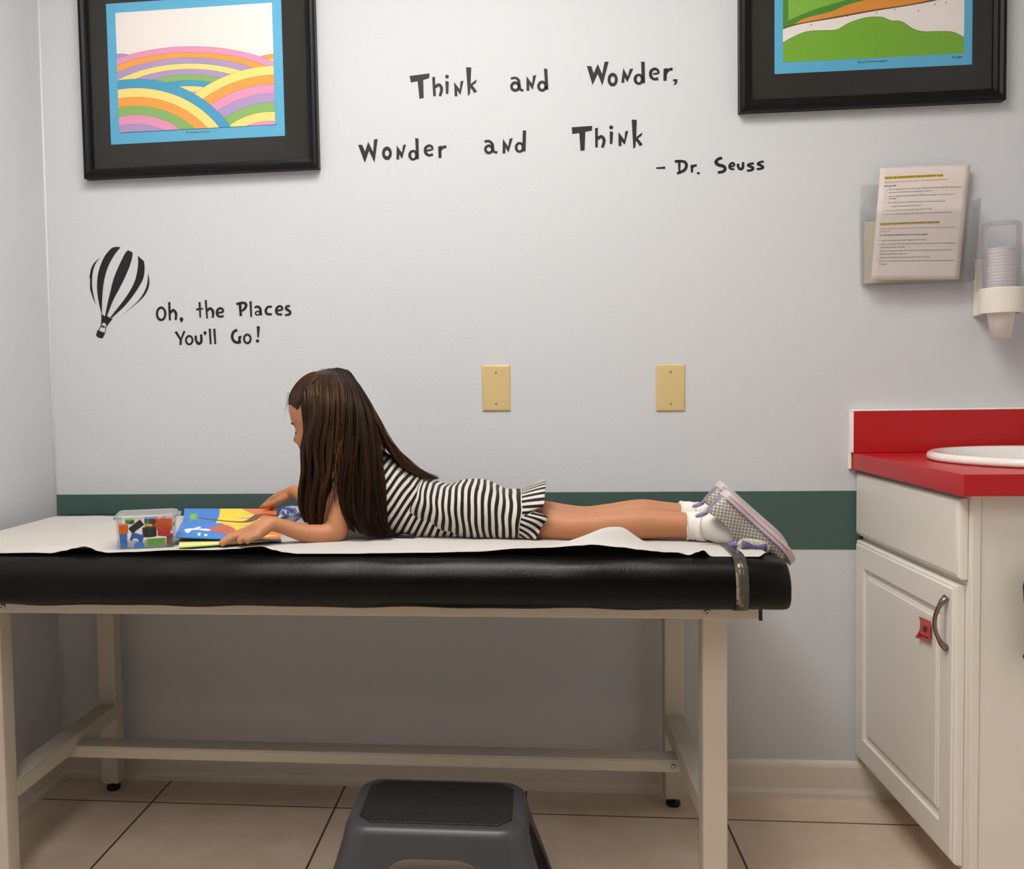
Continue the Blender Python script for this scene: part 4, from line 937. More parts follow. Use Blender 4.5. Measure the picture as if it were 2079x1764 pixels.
# ------------------------------------------------------------------ the girl
YB_ = -.393
person = thing('person', 'girl in a black and white striped dress lying on her stomach reading', 'person', at_y(950, 1060, YB_))
def skin_mat():
    m = mat('skin', '#b87d58', 0.5, spec=.35, bump=(120, .12, .0006), sub=(.12, (.9,.35,.2), .006)); nt = m.node_tree; b = nt.nodes['Principled BSDF']
    tc = nt.nodes.new('ShaderNodeNewGeometry'); L = nt.links.new
    prev = None; base = lin('#b87d58')
    lips = at_y(612, 911.5, -.40)
    vm = nt.nodes.new('ShaderNodeVectorMath'); vm.operation = 'DISTANCE'; vm.inputs[1].default_value = lips
    mr = nt.nodes.new('ShaderNodeMapRange'); mr.inputs['From Min'].default_value = .006; mr.inputs['From Max'].default_value = .014; mr.inputs['To Min'].default_value = .75; mr.inputs['To Max'].default_value = 0
    mx = nt.nodes.new('ShaderNodeMix'); mx.data_type = 'RGBA'; mx.inputs['A'].default_value = base; mx.inputs['B'].default_value = lin('#a85c50')
    L(tc.outputs['Position'], vm.inputs[0]); L(vm.outputs['Value'], mr.inputs['Value']); L(mr.outputs['Result'], mx.inputs['Factor']); L(mx.outputs['Result'], b.inputs['Base Color'])
    return m
M_skin = skin_mat()
A = lambda u, v, Y: at_y(u, v, Y)
bm = NB()
# head: horizontal slices from the profile; columns (v, front u, back u, half width in metres)
HS = [(757,656,684,.004),(760,646,692,.016),(766,633,701,.032),(775,618,712,.047),(790,603,726,.062),(810,591.5,734,.072),(824,588.5,736,.0735),(837,590.2,737,.074),(852,593.8,737,.074),(860,596.8,736.5,.0735),(866,600,736,.073),(873,601.5,735,.072),(882,603,733,.071),(892,604,729,.069),(901,606.5,722,.066),(908,610,714,.063),(915,613,706,.058),(922,614.5,699,.053),(930,614.5,692,.047),(938,616,684,.040),(944,620,674,.031),(949,628,660,.018)]
NOSE = [(860,0),(868,-.6),(874,-1.8),(880,-4.2),(886,-7.2),(891,-9.8),(895,-10.2),(898,-8.2),(901,-3.5),(904,-.8),(907,0)]
LIP = [(902,0),(905,-.5),(908.5,-1.6),(911,-1.4),(912.3,-.2),(914,-.9),(916.5,-1.1),(919,-.3),(922,0)]
def interp(tab, v):
    for a, b in zip(tab[:-1], tab[1:]):
        if a[0] <= v <= b[0]:
            t = (v-a[0])/(b[0]-a[0]); return [p+(q-p)*t for p, q in zip(a[1:], b[1:])]
    return [0]*(len(tab[0])-1)
HY = -.40
rings = []
vv = [757,758.5,760,763,766,770,775,782,790,800,810,818,826,834,842,850,856,861,866,870,874,878,881,884,887,890,892.5,895,897,899,901,903,905,907,908.5,910,911.5,912.5,914,916,918,920,923,927,931,935,939,943,946,949]
for v in vv:
    f, b, hw = interp(HS, v); n = interp(NOSE, v)[0] if 860 <= v <= 907 else 0; lp = interp(LIP, v)[0] if 902 <= v <= 922 else 0
    pf_, pb_ = A(f, v, HY), A(b, v, HY); cx = pf_.x + (pb_.x-pf_.x)*.56; a1, a2 = cx - pf_.x, pb_.x - cx; r = []
    K = 64
    for k in range(K):
        th = 2*PI*k/K; c, s = math.cos(th), math.sin(th)
        e = 2.3 if c < 0 else 2.0
        rad = (abs(c)**e + abs(s)**e)**(-1/e)
        x = cx + (a1 if c < 0 else a2)*c*rad; y = HY + hw*s*rad
        z = pf_.z + (pb_.z-pf_.z)*(x-pf_.x)/max(1e-6, pb_.x-pf_.x)
        if c < 0:
            x += n/994*math.exp(-((y-HY)/(.0075 if v < 890 else .0095))**2) + lp/994*math.exp(-((y-HY)/.015)**2)
            # eye sockets and lids
            if 862 < v < 886:
                for sy in (-1, 1):
                    d = ((y-HY-sy*.027)/.013)**2 + ((v-874)/8.5)**2
                    x += .0042*math.exp(-d) - .0022*math.exp(-(((y-HY-sy*.027)/.010)**2 + ((v-874.5)/5)**2))
        r.append(Vector((x, y, z)))
    rings.append(r)
loft(bm, rings)
# ears
for s in (-1, 1): sphere(bm, A(664, 882, HY) + Vector((0, s*.071, 0)), .017, 8, (.75,.35,1.1))
# neck and trunk (inside the dress), built as overlapping tapered tubes; the remesh makes one skin
tube(bm, [A(668,905,HY), A(690,935,-.395), A(716,962,-.388), A(740,985,-.385)], [.042,.037,.037,.05], 20)
tube(bm, [A(735,980,YB_), A(775,1008,YB_), A(825,1035,YB_), A(890,1043,YB_), A(960,1042,YB_), A(1010,1050,YB_)], [.055,.060,.050,.042,.046,.038], 24, flat=(1.35,.82))
def limb(pts, n=20, seg=6):
    q = spline([tuple(p) + (r,) for p, r in pts], seg); tube(bm, [Vector(a[:3]) for a in q], [a[3] for a in q], n)
    sphere(bm, pts[0][0], pts[0][1]*.99, 8); sphere(bm, pts[-1][0], pts[-1][1]*.99, 8)
# arms
limb([(A(722,972,-.455),.033),(A(706,1005,-.478),.0285),(A(692,1045,-.492),.0255),(A(683,1078,-.500),.0235)])
limb([(A(683,1079,-.500),.0228),(A(650,1086,-.512),.0215),(A(612,1081,-.528),.0172),(A(578,1070,-.540),.0148),(A(554,1063,-.550),.0142)])
limb([(A(716,970,-.315),.033),(A(690,1015,-.300),.027),(A(662,1060,-.285),.0225)])
limb([(A(662,1060,-.285),.0222),(A(640,1035,-.255),.0205),(A(615,1008,-.215),.0160),(A(596,996,-.195),.0140)])
# near hand: palm, then five fingers
limb([(A(556,1063,-.550),.0135),(A(540,1066,-.556),.0150),(A(522,1074,-.562),.0158),(A(508,1080,-.566),.0135)], 16)
limb([(A(546,1068,-.560),.0115),(A(528,1080,-.572),.0125),(A(516,1086,-.577),.0105)], 14)
FZ = lambda u, v, z: at_z(u, v, z)
def finger(pts): limb(pts, 12, 5)
finger([(A(512,1074,-.552),.0088),(A(489,1081,-.556),.0078),(A(467,1090,-.566),.0068),(A(449,1101,-.580),.0055)])
finger([(A(510,1079,-.566),.0090),(A(486,1087,-.572),.0080),(A(465,1095,-.580),.0070),(A(452,1104.5,-.586),.0056)])
finger([(A(514,1085,-.577),.0086),(A(498,1090,-.583),.0078),(A(487,1096,-.588),.0064),(A(487,1100.5,-.590),.0054)])
finger([(A(522,1087,-.584),.0080),(A(510,1092,-.589),.0072),(A(502,1096,-.592),.0060),(A(503,1100,-.592),.0050)])
finger([(A(538,1064,-.545),.0098),(A(519,1070,-.535),.0084),(A(502,1080,-.532),.0072),(A(490,1086,-.534),.0058)])
# far hand, resting on the far edge of the book
limb([(A(596,996,-.195),.0138),(A(583,1003,-.188),.0145),(A(568,1010,-.180),.0150),(A(559,1014,-.176),.0125)], 16)
finger([(A(562,1008,-.168),.0085),(A(551,1014,-.160),.0074),(A(541,1022,-.155),.0062),(A(533,1029.5,-.150),.0050)])
finger([(A(561,1011,-.176),.0086),(A(548,1018,-.168),.0076),(A(538,1025,-.160),.0064),(A(530,1031,-.154),.0050)])
finger([(A(562,1015,-.184),.0083),(A(551,1022,-.178),.0073),(A(543,1028,-.172),.0062),(A(538,1033,-.168),.0050)])
finger([(A(566,1018,-.190),.0076),(A(557,1025,-.186),.0066),(A(551,1030,-.182),.0056),(A(547,1034,-.178),.0046)])
finger([(A(580,1009,-.200),.0090),(A(565,1017,-.203),.0080),(A(551,1023,-.200),.0070),(A(537,1027,-.196),.0060)])
# legs: thigh, knee, calf, ankle
limb([(A(985,1052,-.430),.048),(A(1050,1062,-.446),.037),(A(1090,1065,-.456),.0320),(A(1125,1067,-.466),.0305),(A(1165,1070,-.480),.0265),(A(1200,1069.5,-.480),.0270),(A(1242,1066.5,-.480),.0285),(A(1298,1063.5,-.483),.0300),(A(1343,1064.5,-.488),.0270),(A(1395,1066.5,-.495),.0245),(A(1442,1069,-.510),.0225)], 24, 5)
limb([(A(985,1040,-.340),.050),(A(1050,1043,-.345),.040),(A(1107,1046,-.350),.0305),(A(1181,1053,-.360),.0262),(A(1232,1050,-.364),.0275),(A(1298,1043,-.370),.0300),(A(1343,1044.5,-.376),.0270),(A(1380,1046,-.382),.0245),(A(1425,1049,-.392),.0225)], 24, 5)
body = obj('body', bm, M_skin, person, smooth=True)
rm = body.modifiers.new('skin', 'REMESH'); rm.mode = 'VOXEL'; rm.voxel_size = .0026; rm.use_smooth_shade = True
sm = body.modifiers.new('soft', 'SMOOTH'); sm.iterations = 5; sm.factor = .5
# eyebrow, lashes
M_hairdark = mat('brow hair', '#241711', 0.6)
def xface(v, y):
    """x on the face surface at image row v and depth y"""
    f, b, hw = interp(HS, v); p = A(f, v, HY); q = A(b, v, HY); cx = p.x + (q.x-p.x)*.56
    e = 2.3; s = min(.98, abs(y-HY)/hw); return cx - (cx-p.x)*(1-s**e)**(1/e), p.z
for s in (-1, 1):
    bm = NB(); q = []
    for k in range(9):
        t = k/8; y = HY + s*(.011 + .034*t); v = 861 - 3.5*math.sin(PI*t*.8) + 1.5*t; x, z = xface(v, y); q.append(Vector((x - .0008, y, z)))
    tube(bm, q, [.0008,.0016,.0019,.002,.0019,.0017,.0014,.001,.0005], 8, flat=(1,1)); obj('eyebrow', bm, M_hairdark, body, smooth=True)
    bm = NB(); q = []
    for k in range(9):
        t = k/8; y = HY + s*(.016 + .024*t); v = 876.5 + 1.6*math.sin(PI*t); x, z = xface(v, y); q.append(Vector((x + .0005, y, z)))
    tube(bm, q, [.0005,.0009,.0012,.0013,.0013,.0013,.0012,.001,.0006], 8); obj('eyelash', bm, M_hairdark, body, smooth=True)

# dress -----------------------------------------------------------
def stripe_mat(name, period=1.0, duty=.5):
    m = bpy.data.materials.new(name); m.use_nodes = True; nt = m.node_tree; b = nt.nodes['Principled BSDF']; L = nt.links.new
    uv = nt.nodes.new('ShaderNodeUVMap'); uv.uv_map = 'UVMap'; sx = nt.nodes.new('ShaderNodeSeparateXYZ'); L(uv.outputs[0], sx.inputs[0])
    n = nt.nodes.new('ShaderNodeTexNoise'); n.inputs['Scale'].default_value = 38; tc = nt.nodes.new('ShaderNodeTexCoord'); L(tc.outputs['Object'], n.inputs['Vector'])
    w = nt.nodes.new('ShaderNodeMath'); w.operation = 'MULTIPLY_ADD'; w.inputs[1].default_value = .14; L(n.outputs['Fac'], w.inputs[0]); L(sx.outputs['X'], w.inputs[2])
    fr_ = nt.nodes.new('ShaderNodeMath'); fr_.operation = 'FRACT'; L(w.outputs[0], fr_.inputs[0])
    gt = nt.nodes.new('ShaderNodeMapRange'); gt.inputs['From Min'].default_value = duty-.03; gt.inputs['From Max'].default_value = duty+.03; 
    pp_ = nt.nodes.new('ShaderNodeMath'); pp_.operation = 'PINGPONG'; pp_.inputs[1].default_value = .5; L(fr_.outputs[0], pp_.inputs[0])
    gt.inputs['From Min'].default_value = .25-.022; gt.inputs['From Max'].default_value = .25+.022
    L(pp_.outputs[0], gt.inputs['Value'])
    mx = nt.nodes.new('ShaderNodeMix'); mx.data_type = 'RGBA'; mx.inputs['A'].default_value = lin('#141112'); mx.inputs['B'].default_value = lin('#cfc7bc')
    L(gt.outputs['Result'], mx.inputs['Factor']); L(mx.outputs['Result'], b.inputs['Base Color']); b.inputs['Roughness'].default_value = .85; b.inputs['Specular IOR Level'].default_value = .2
    b.inputs['Sheen Weight'].default_value = .15
    n3 = nt.nodes.new('ShaderNodeTexNoise'); n3.inputs['Scale'].default_value = 900; L(tc.outputs['Object'], n3.inputs['Vector'])
    bp = nt.nodes.new('ShaderNodeBump'); bp.inputs['Strength'].default_value = .35; bp.inputs['Distance'].default_value = .0006; L(n3.outputs['Fac'], bp.inputs['Height']); L(bp.outputs[0], b.inputs['Normal'])
    return m
M_str = stripe_mat('striped knit')
def cloth(name, rings, svals, parent, angular=None, m=None, off=-1, th=.0012):
    """rings: closed loops; svals: stripe coordinate per ring, or angular(i, k, p) -> value"""
    bm = NB(); R = [[bm.verts.new(p) for p in r] for r in rings]; n = len(R[0]); uvl = bm.loops.layers.uv.new('UVMap')
    val = {}
    for i, r in enumerate(R):
        for k, v in enumerate(r): val[v] = (svals[i], k/n) if angular is None else (angular(i, k), i)
    for i in range(len(R)-1):
        for k in range(n):
            f = bm.faces.new((R[i][k], R[i][(k+1) % n], R[i+1][(k+1) % n], R[i+1][k]))
            for lp in f.loops:
                x, y = val[lp.vert]
                if angular is not None and k == n-1 and lp.vert in (R[i][0], R[i+1][0]): x = angular(i, n)
                lp[uvl].uv = (x, y)
    o = obj(name, bm, m or M_str, parent, smooth=True)
    sm = o.modifiers.new('s', 'SOLIDIFY'); sm.thickness = th; sm.offset = off
    return o
def ell(T, Bt, hw, Yc, e=2.3, n=72, wr=None, flatb=0.0):
    """loop whose top is T and bottom Bt (world points in the plane Y = Yc), half width hw"""
    c = (T+Bt)/2; a = (T-Bt)/2; out = []
    for k in range(n):
        th = 2*PI*k/n; cs, sn = math.cos(th), math.sin(th)
        rad = (abs(cs)**e + abs(sn)**e)**(-1/e)
        p = c + a*(cs*rad); p = Vector((p.x, Yc + hw*sn*rad, p.z))
        if wr: p = p + wr(th, p)
        p.z = max(p.z, .7062); out.append(p)
    return out
def dens(tab, k):   # tab of tuples, k intermediate steps
    return spline(tab, k)
BOD = [(748,893,676,985,.078),(772,910,700,1022,.092),(800,931,722,1052,.098),(826,950,744,1073,.100),(848,964,768,1086,.098),(866,976,795,1095,.096),(890,988,830,1096,.094),(915,992,868,1096,.094),(945,1000,908,1096,.093),(985,1004,955,1096,.092),(1040,1010,1030,1095,.085)]
bt = dens(BOD, 8)
def arc(tab):
    s = [0]
    for a, b in zip(tab[:-1], tab[1:]):
        pa = A((a[0]*.45+a[2]*.55), (a[1]*.45+a[3]*.55), -.48); pb = A((b[0]*.45+b[2]*.55), (b[1]*.45+b[3]*.55), -.48); s.append(s[-1] + (pb-pa).length/.0128)
    return s
random.seed(2)
def wrb(th, p): return Vector((0, 0, 0)) + Vector((0, .0016*math.sin(p.x*150 + 3*th), .0016*math.sin(p.x*120+2*th)*math.cos(th)))
dress = cloth('dress', [ell(A(a,b,YB_), A(c,d,YB_), h, YB_, 2.2, wr=wrb) for a,b,c,d,h in bt], arc(bt), person)
SK = [(860,972.5,838,1047,.097),(868,974,858,1062,.100),(886,979,880,1071,.102),(905,984.5,903,1078,.104),(922,981,922,1084,.106),(936,975.5,937,1089,.108),(955,973.5,957,1094.5,.110),(976,974,979,1096,.111),(995,978,998,1096.5,.110),(1012,986,1015,1096.5,.110),(1030,994,1034,1096.5,.109),(1046,994,1046,1096.5,.108),(1061,994.5,1054,1096.5,.108)]
sk_ = dens(SK, 7)
def wrs(th, p):
    w = .0016*math.sin(p.x*95 + 1.5*math.sin(th*2)) * abs(math.sin(th)) + .0008*math.sin(p.x*210 + th*3)*abs(math.sin(th))
    return Vector((.0016*math.sin(th*3 + p.x*30) + .0007*math.sin(th*7+p.x*60), -w, 0))
skirt = cloth('skirt', [ell(A(a,b,YB_), A(c,d,YB_), h, YB_, 2.5, wr=wrs) for a,b,c,d,h in sk_], arc(sk_), dress)
# ruffle: flared flounce with a fold on the near side, stripes run lengthwise
def ruf(t, n=200):
    T_, B_ = A(1060 + 47*t, 994.5 - 20*t, YB_), A(1053 + 36*t, 1096 + 3*t, YB_); out = []
    c = (T_+B_)/2; a = (T_-B_)/2; hw = .1075 + .012*t
    for k in range(n):
        th = 2*PI*k/n; cs, sn = math.cos(th), math.sin(th); e = 2.4; rad = (abs(cs)**e + abs(sn)**e)**(-1/e)
        w = t**1.3*(.007*math.sin(5*th + 1.0) + .003*math.sin(11*th + .5))
        p = c + a*(cs*rad*(1 + w*3)); q = cs*rad; nr = 1 if sn < 0 else 0
        fold = math.exp(-((q-.22)/.10)**2)*t*nr
        p = Vector((p.x + t*(.012*math.exp(-((q-.02)/.25)**2)*nr - .010*math.exp(-((q+.85)/.25)**2)) - .022*fold, YB_ + (hw + w)*sn*rad + .012*fold, p.z)); p.z = max(p.z, .7065); out.append(p)
    return out
def rufs(i, k):
    th = 2*PI*k/200; q = math.cos(th)
    return 31*k/200 + (.15*i if (q < .2 and k >= 100) else (.05*i if k >= 100 else 0))
ruffle = cloth('ruffle', [ruf(k/16) for k in range(17)], None, dress, angular=rufs)
# hair bow / belt buckle glimpse: dark tie at the belly
bm = NB(); tube(bm, [A(800,1086,-.475), A(818,1087,-.482), A(842,1089,-.484)], [.0035,.0045,.003], 10); obj('belt', bm, M_black, dress, smooth=True)

# socks -----------------------------------------------------------
M_sock = mat('white sock', '#e4ded4', 0.9, spec=.15, bump=(260, .5, .001))
def sock(pts, name='sock'):
    bm = NB(); q = spline([tuple(p)+(r,) for p, r in pts], 5); tube(bm, [Vector(a[:3]) for a in q], [a[3] for a in q], 28); o = obj(name, bm, M_sock, person, smooth=True); return o
def cuff(o, pts):
    bm = NB(); q = spline([tuple(p)+(r,) for p, r in pts], 5); tube(bm, [Vector(a[:3]) for a in q], [a[3] for a in q], 28); obj('cuff', bm, M_sock, o, smooth=True)
for Y, du, dv in ((-.495, 0, 0), (-.382, -12, -22)):
    o = sock([(A(1398+du,1067+dv,Y),.0250),(A(1420+du,1068+dv,Y-.006),.0258),(A(1436+du,1069+dv,Y-.012),.0258),(A(1452+du,1071+dv,Y-.020),.0268),(A(1470+du,1078+dv,Y-.032),.0262),(A(1490+du,1086+dv,Y-.045),.0215),(A(1510+du,1093+dv,Y-.055),.0145)])
    cuff(o, [(A(1392+du,1067+dv,Y),.0268),(A(1394.5+du,1067+dv,Y),.0286),(A(1402+du,1067+dv,Y-.001),.0272),(A(1409+du,1067.5+dv,Y-.003),.0279),(A(1417+du,1068+dv,Y-.006),.0270),(A(1420+du,1068.5+dv,Y-.007),.0279),(A(1426+du,1069.5+dv,Y-.009),.0287),(A(1431+du,1070+dv,Y-.011),.0284),(A(1435+du,1070+dv,Y-.013),.0262)])

# shoes -----------------------------------------------------------
def sequin():
    m = bpy.data.materials.new('silver sequin'); m.use_nodes = True; nt = m.node_tree; b = nt.nodes['Principled BSDF']; L = nt.links.new
    uv = nt.nodes.new('ShaderNodeUVMap'); mp = nt.nodes.new('ShaderNodeMapping'); mp.inputs['Rotation'].default_value = (0, 0, .6); L(uv.outputs[0], mp.inputs[0])
    v = nt.nodes.new('ShaderNodeTexVoronoi'); v.inputs['Scale'].default_value = 170; v.inputs['Randomness'].default_value = 0.0; L(mp.outputs[0], v.inputs['Vector'])
    cr = nt.nodes.new('ShaderNodeValToRGB'); e = cr.color_ramp.elements
    e[0].position = .0; e[0].color = lin('#a49b90'); e[1].position = .62; e[1].color = lin('#d6cfc6')
    for p, c in ((.20,'#a39b91'),(.27,'#716961'),(.38,'#716961'),(.46,'#d2cbc2')): q = e.new(p); q.color = lin(c)
    L(v.outputs['Distance'], cr.inputs[0])
    n = nt.nodes.new('ShaderNodeTexNoise'); n.inputs['Scale'].default_value = 900; n.inputs['Detail'].default_value = 2; L(uv.outputs[0], n.inputs['Vector'])
    bp = nt.nodes.new('ShaderNodeBump'); bp.inputs['Strength'].default_value = .7; bp.inputs['Distance'].default_value = .001; L(n.outputs['Fac'], bp.inputs['Height']); L(bp.outputs[0], b.inputs['Normal'])
    L(cr.outputs[0], b.inputs['Base Color']); b.inputs['Roughness'].default_value = .42; b.inputs['Metallic'].default_value = .25; return m
M_seq = sequin(); M_sole = mat('shoe sole', '#c5bab6', 0.5); M_purp = mat('purple trim', '#8a80a2', 0.5); M_pink = mat('pink line', '#c46a86', 0.5)
M_toe = mat('speckled toe glitter', '#8c7a5e', 0.45, metal=.3, var=(260, '#2a211a'), bump=(600, .6, .001)); M_fur = mat('glitter fur', '#a8a08c', 0.7, var=(220, '#d6d0c4'), bump=(420, .9, .002))
def shoe(heel, toe, Y, tilt=0.0):
    Hh, Tt = A(*heel, Y), A(*toe, Y); ex = (Tt-Hh).normalized(); Ln = (Tt-Hh).length
    ez = Vector((-ex.z, 0, ex.x))
    if ez.z > 0: ez = -ez
    ey = ez.cross(ex)
    if ey.y > 0: ey = -ey          # +y of the shoe faces the camera
    P = lambda x, y, z: Hh + ex*(x*Ln) + ey*y + ez*z
    hwt = [(0,.016),(.03,.0225),(.10,.0265),(.22,.0285),(.40,.0270),(.58,.0315),(.72,.0340),(.84,.0320),(.93,.0250),(.98,.0150),(1.0,.006)]
    HW = lambda x: interp(hwt, max(0, min(1, x)))[0]
    spr = lambda x: .010*max(0, (x-.72)/.28)**2          # toe spring
    HT_ = [(0,.052),(.04,.057),(.10,.062),(.2,.067),(.34,.070),(.43,.068),(.52,.060),(.62,.052),(.72,.044),(.82,.037),(.92,.029),(.98,.022),(1.0,.016)]
    COLR = [(0,.050),(.06,.0525),(.14,.050),(.24,.0495),(.34,.0545),(.43,.064)]
    bm = NB(); NXs, M = 46, 36; uvl = bm.loops.layers.uv.new('UVMap'); rows = []; cl = {}
    for i in range(NXs+1):
        x = i/NXs; x = .006 + .985*x; h = interp(HT_, x)[0]; w = HW(x) - .0012; z0 = .010 + spr(x); row = []
        for j in range(M+1):
            a = PI*j/M; e = 2.6; cs, sn = math.cos(a), math.sin(a); rad = (abs(cs)**e + abs(sn)**e)**(-1/e)
            y = w*cs*rad; z = z0 + (h-z0)*sn*rad; c = False
            if x < .43:
                cz = interp(COLR, x)[0]
                if z > cz: z = cz; c = True; t = (cz-z0)/(h-z0); y = math.copysign(w*max(0, 1-t**e)**(1/e), cs)
            v = bm.verts.new(P(x, y, z)); cl[v] = c; row.append((v, x*Ln, y, z))
        rows.append(row)
    for i in range(NXs):
        for j in range(M):
            q = (rows[i][j], rows[i+1][j], rows[i+1][j+1], rows[i][j+1])
            if all(cl[v[0]] for v in q): continue
            f = bm.faces.new([v[0] for v in q]); f.material_index = 1 if q[0][1] > Ln*.86 else 0
            for lp, d in zip(f.loops, q): lp[uvl].uv = (d[1], d[3] + abs(d[2])*.3*0 + (0 if abs(d[2]) > .008 else .02))
    # heel counter
    hl = [v for v in rows[0]]
    try:
        f = bm.faces.new([v[0] for v in hl if not cl[v[0]]] )
    except ValueError: pass
    up = obj('shoe', bm, [M_seq, M_toe], person, smooth=True); sm = up.modifiers.new('s', 'SOLIDIFY'); sm.thickness = .0022; sm.offset = -1
    bm = NB(); rg = []
    def outl(g, z):
        o = []
        xs_ = [0,.004,.015,.03,.06,.10,.16,.22,.3,.4,.5,.58,.65,.72,.78,.84,.89,.93,.96,.98,.993,1.0]
        for x in xs_: o.append(P(x*(1+.0*g), HW(x)+g, z + spr(x)))
        for x in reversed(xs_): o.append(P(x, -HW(x)-g, z + spr(x)))
        return o
    loft(bm, [outl(-.002, 0), outl(.0008, .0012), outl(.0014, .006), outl(.0012, .0125), outl(.0002, .0138)])
    sole = obj('sole', bm, M_sole, up, bevel=(.0008, 2))
    for z, r, mm, nm in ((.0142, .0013, M_purp, 'piping'), (.0072, .0011, M_pink, 'pink_line')):
        bm = NB(); xs_ = [k/40*.80 for k in range(41)] if nm == 'pink_line' else [k/40*.93 for k in range(41)]
        xs_ = [.03 + x for x in xs_]
        for s in (1, -1): tube(bm, [P(x, s*(HW(x)+.0009), z + spr(x)) for x in xs_], r, 8)
        obj(nm, bm, mm, up, smooth=True)
    bm = NB()   # heel strip and pull tab
    q = [P(.006, 0, .012), P(.001, 0, .03), P(.003, 0, .045), P(.012, 0, .054), P(-.005, 0, .060), P(-.028, 0, .068), P(-.030, 0, .074), P(-.010, 0, .070), P(.015, 0, .063), P(.03, 0, .055)]
    q = spline([tuple(p) for p in q], 5); a = [bm.verts.new(Vector(p)+ey*.006) for p in q]; b = [bm.verts.new(Vector(p)-ey*.006) for p in q]
    for i in range(len(q)-1): bm.faces.new((a[i], b[i], b[i+1], a[i+1]))
    o = obj('pull_tab', bm, M_purp, up, smooth=True); sm = o.modifiers.new('s', 'SOLIDIFY'); sm.thickness = .0018; sm.offset = 0
    bm = NB()   # collar tongue with pink trim, strap and bow on the vamp
    for yy in (0,): tube(bm, [P(.425, .020, .058), P(.43, .012, .066), P(.435, 0, .070), P(.43, -.012, .066), P(.425, -.020, .058)], [.004,.0065,.0075,.0065,.004], 12)
    obj('tongue', bm, mat('purple glitter', '#6f63a0', .5, var=(300, '#a79bd0')), up, smooth=True)
    bm = NB(); tube(bm, [P(.425, .021, .060), P(.415, .012, .070), P(.412, 0, .0745), P(.415, -.012, .070)], .0020, 8); obj('tongue_trim', bm, M_pink, up, smooth=True)
    bm = NB(); c0 = P(.555, .0335, .0445); nn = Vector((0, -1, 0)); ax = Vector((1, 0, -.16)).normalized(); uu = ax.cross(nn).normalized()
    rg = []
    for k in range(13):
        t = -1 + 2*k/12; f = math.sqrt(max(0, 1 - abs(t)**3.5)); rg.append([c0 + ax*(.0300*t) + uu*(.0135*max(.05, f)*math.cos(2*PI*m/16)) + nn*(.0055*max(.05, f)*math.sin(2*PI*m/16)) for m in range(16)])
    loft(bm, rg); strap = obj('strap', bm, M_fur, up, smooth=True)
    bm = NB(); c0 = c0 - uu*.0012 + nn*.0055
    for s in (1, -1):
        rr_ = []
        for t, hh, dd in ((0,.0024,.0018),(.3,.0046,.0032),(.65,.0072,.0044),(.92,.0086,.004),(1,.0078,.0016)):
            cc = c0 + ax*(s*(.0015 + .0200*t)); rr_.append([cc + uu*(hh*math.cos(2*PI*k/12)) + nn*(dd*math.sin(2*PI*k/12)) for k in range(12)])
        loft(bm, rr_)
    sphere(bm, c0 + nn*.001, .0036, 8)
    obj('bow', bm, mat('purple bow', '#5a5578', .5), up, smooth=True)
    return up
shoe((1475,994), (1621,1128), -.556)
shoe((1464,976.5), (1606,1103), -.440)

# hair ------------------------------------------------------------
def hair_mat():
    m = bpy.data.materials.new('brown hair'); m.use_nodes = True; nt = m.node_tree; b = nt.nodes['Principled BSDF']; L = nt.links.new
    at_ = nt.nodes.new('ShaderNodeUVMap'); sx = nt.nodes.new('ShaderNodeSeparateXYZ'); L(at_.outputs[0], sx.inputs[0])
    cr = nt.nodes.new('ShaderNodeValToRGB'); e = cr.color_ramp.elements; e[0].position = 0; e[0].color = lin('#150c08'); e[1].position = 1; e[1].color = lin('#6b452c')
    q = e.new(.6); q.color = lin('#341f15'); L(sx.outputs['X'], cr.inputs[0]); L(cr.outputs[0], b.inputs['Base Color'])
    b.inputs['Roughness'].default_value = .42; b.inputs['Specular IOR Level'].default_value = .38; b.inputs['Specular Tint'].default_value = lin('#e8c8a8'); return m
M_hair = hair_mat()
G = [
 [(630,758,-.40),(622,785,-.447),(624,820,-.474),(628,848,-.480),(623,872,-.484),(614,900,-.487),(613,920,-.488),(616,960,-.491),(612,1000,-.494),(612,1035,-.497),(619,1058,-.495)],
 [(638,756,-.40),(640,795,-.466),(640,845,-.488),(628,900,-.496),(630,950,-.500),(628,1000,-.504),(631,1045,-.505),(642,1072,-.500)],
 [(652,753,-.40),(660,795,-.474),(660,855,-.498),(648,910,-.507),(650,960,-.512),(646,1010,-.514),(646,1050,-.512),(652,1077,-.506)],
 [(668,749,-.40),(680,795,-.478),(679,865,-.502),(667,930,-.512),(663,980,-.515),(657,1025,-.514),(654,1060,-.510)],
 [(682,747.5,-.40),(702,800,-.478),(703,870,-.503),(696,930,-.515),(690,985,-.520),(694,1035,-.522),(704,1072,-.515)],
 [(692,749,-.40),(722,806,-.472),(727,880,-.500),(722,950,-.515),(721,1010,-.520),(726,1060,-.520),(744,1088,-.508)],
 [(702,752,-.40),(737,815,-.466),(748,890,-.492),(752,960,-.507),(752,1020,-.513),(758,1065,-.513),(778,1090,-.502)],
 [(710,757,-.40),(750,830,-.455),(766,900,-.480),(776,960,-.493),(780,1020,-.500),(786,1062,-.502),(806,1089,-.494)],
]
GB = [[(714,760,-.40),(753,830,-.430),(781,895,-.440),(808,930,-.440),(838,955,-.430),(872,969,-.42)],
      [(714,760,-.37),(756,830,-.385),(787,892,-.385),(818,928,-.375),(852,958,-.365),(886,971,-.36)],
      [(708,757,-.35),(745,830,-.335),(775,892,-.320),(806,930,-.320),(838,956,-.325),(868,968,-.33)]]
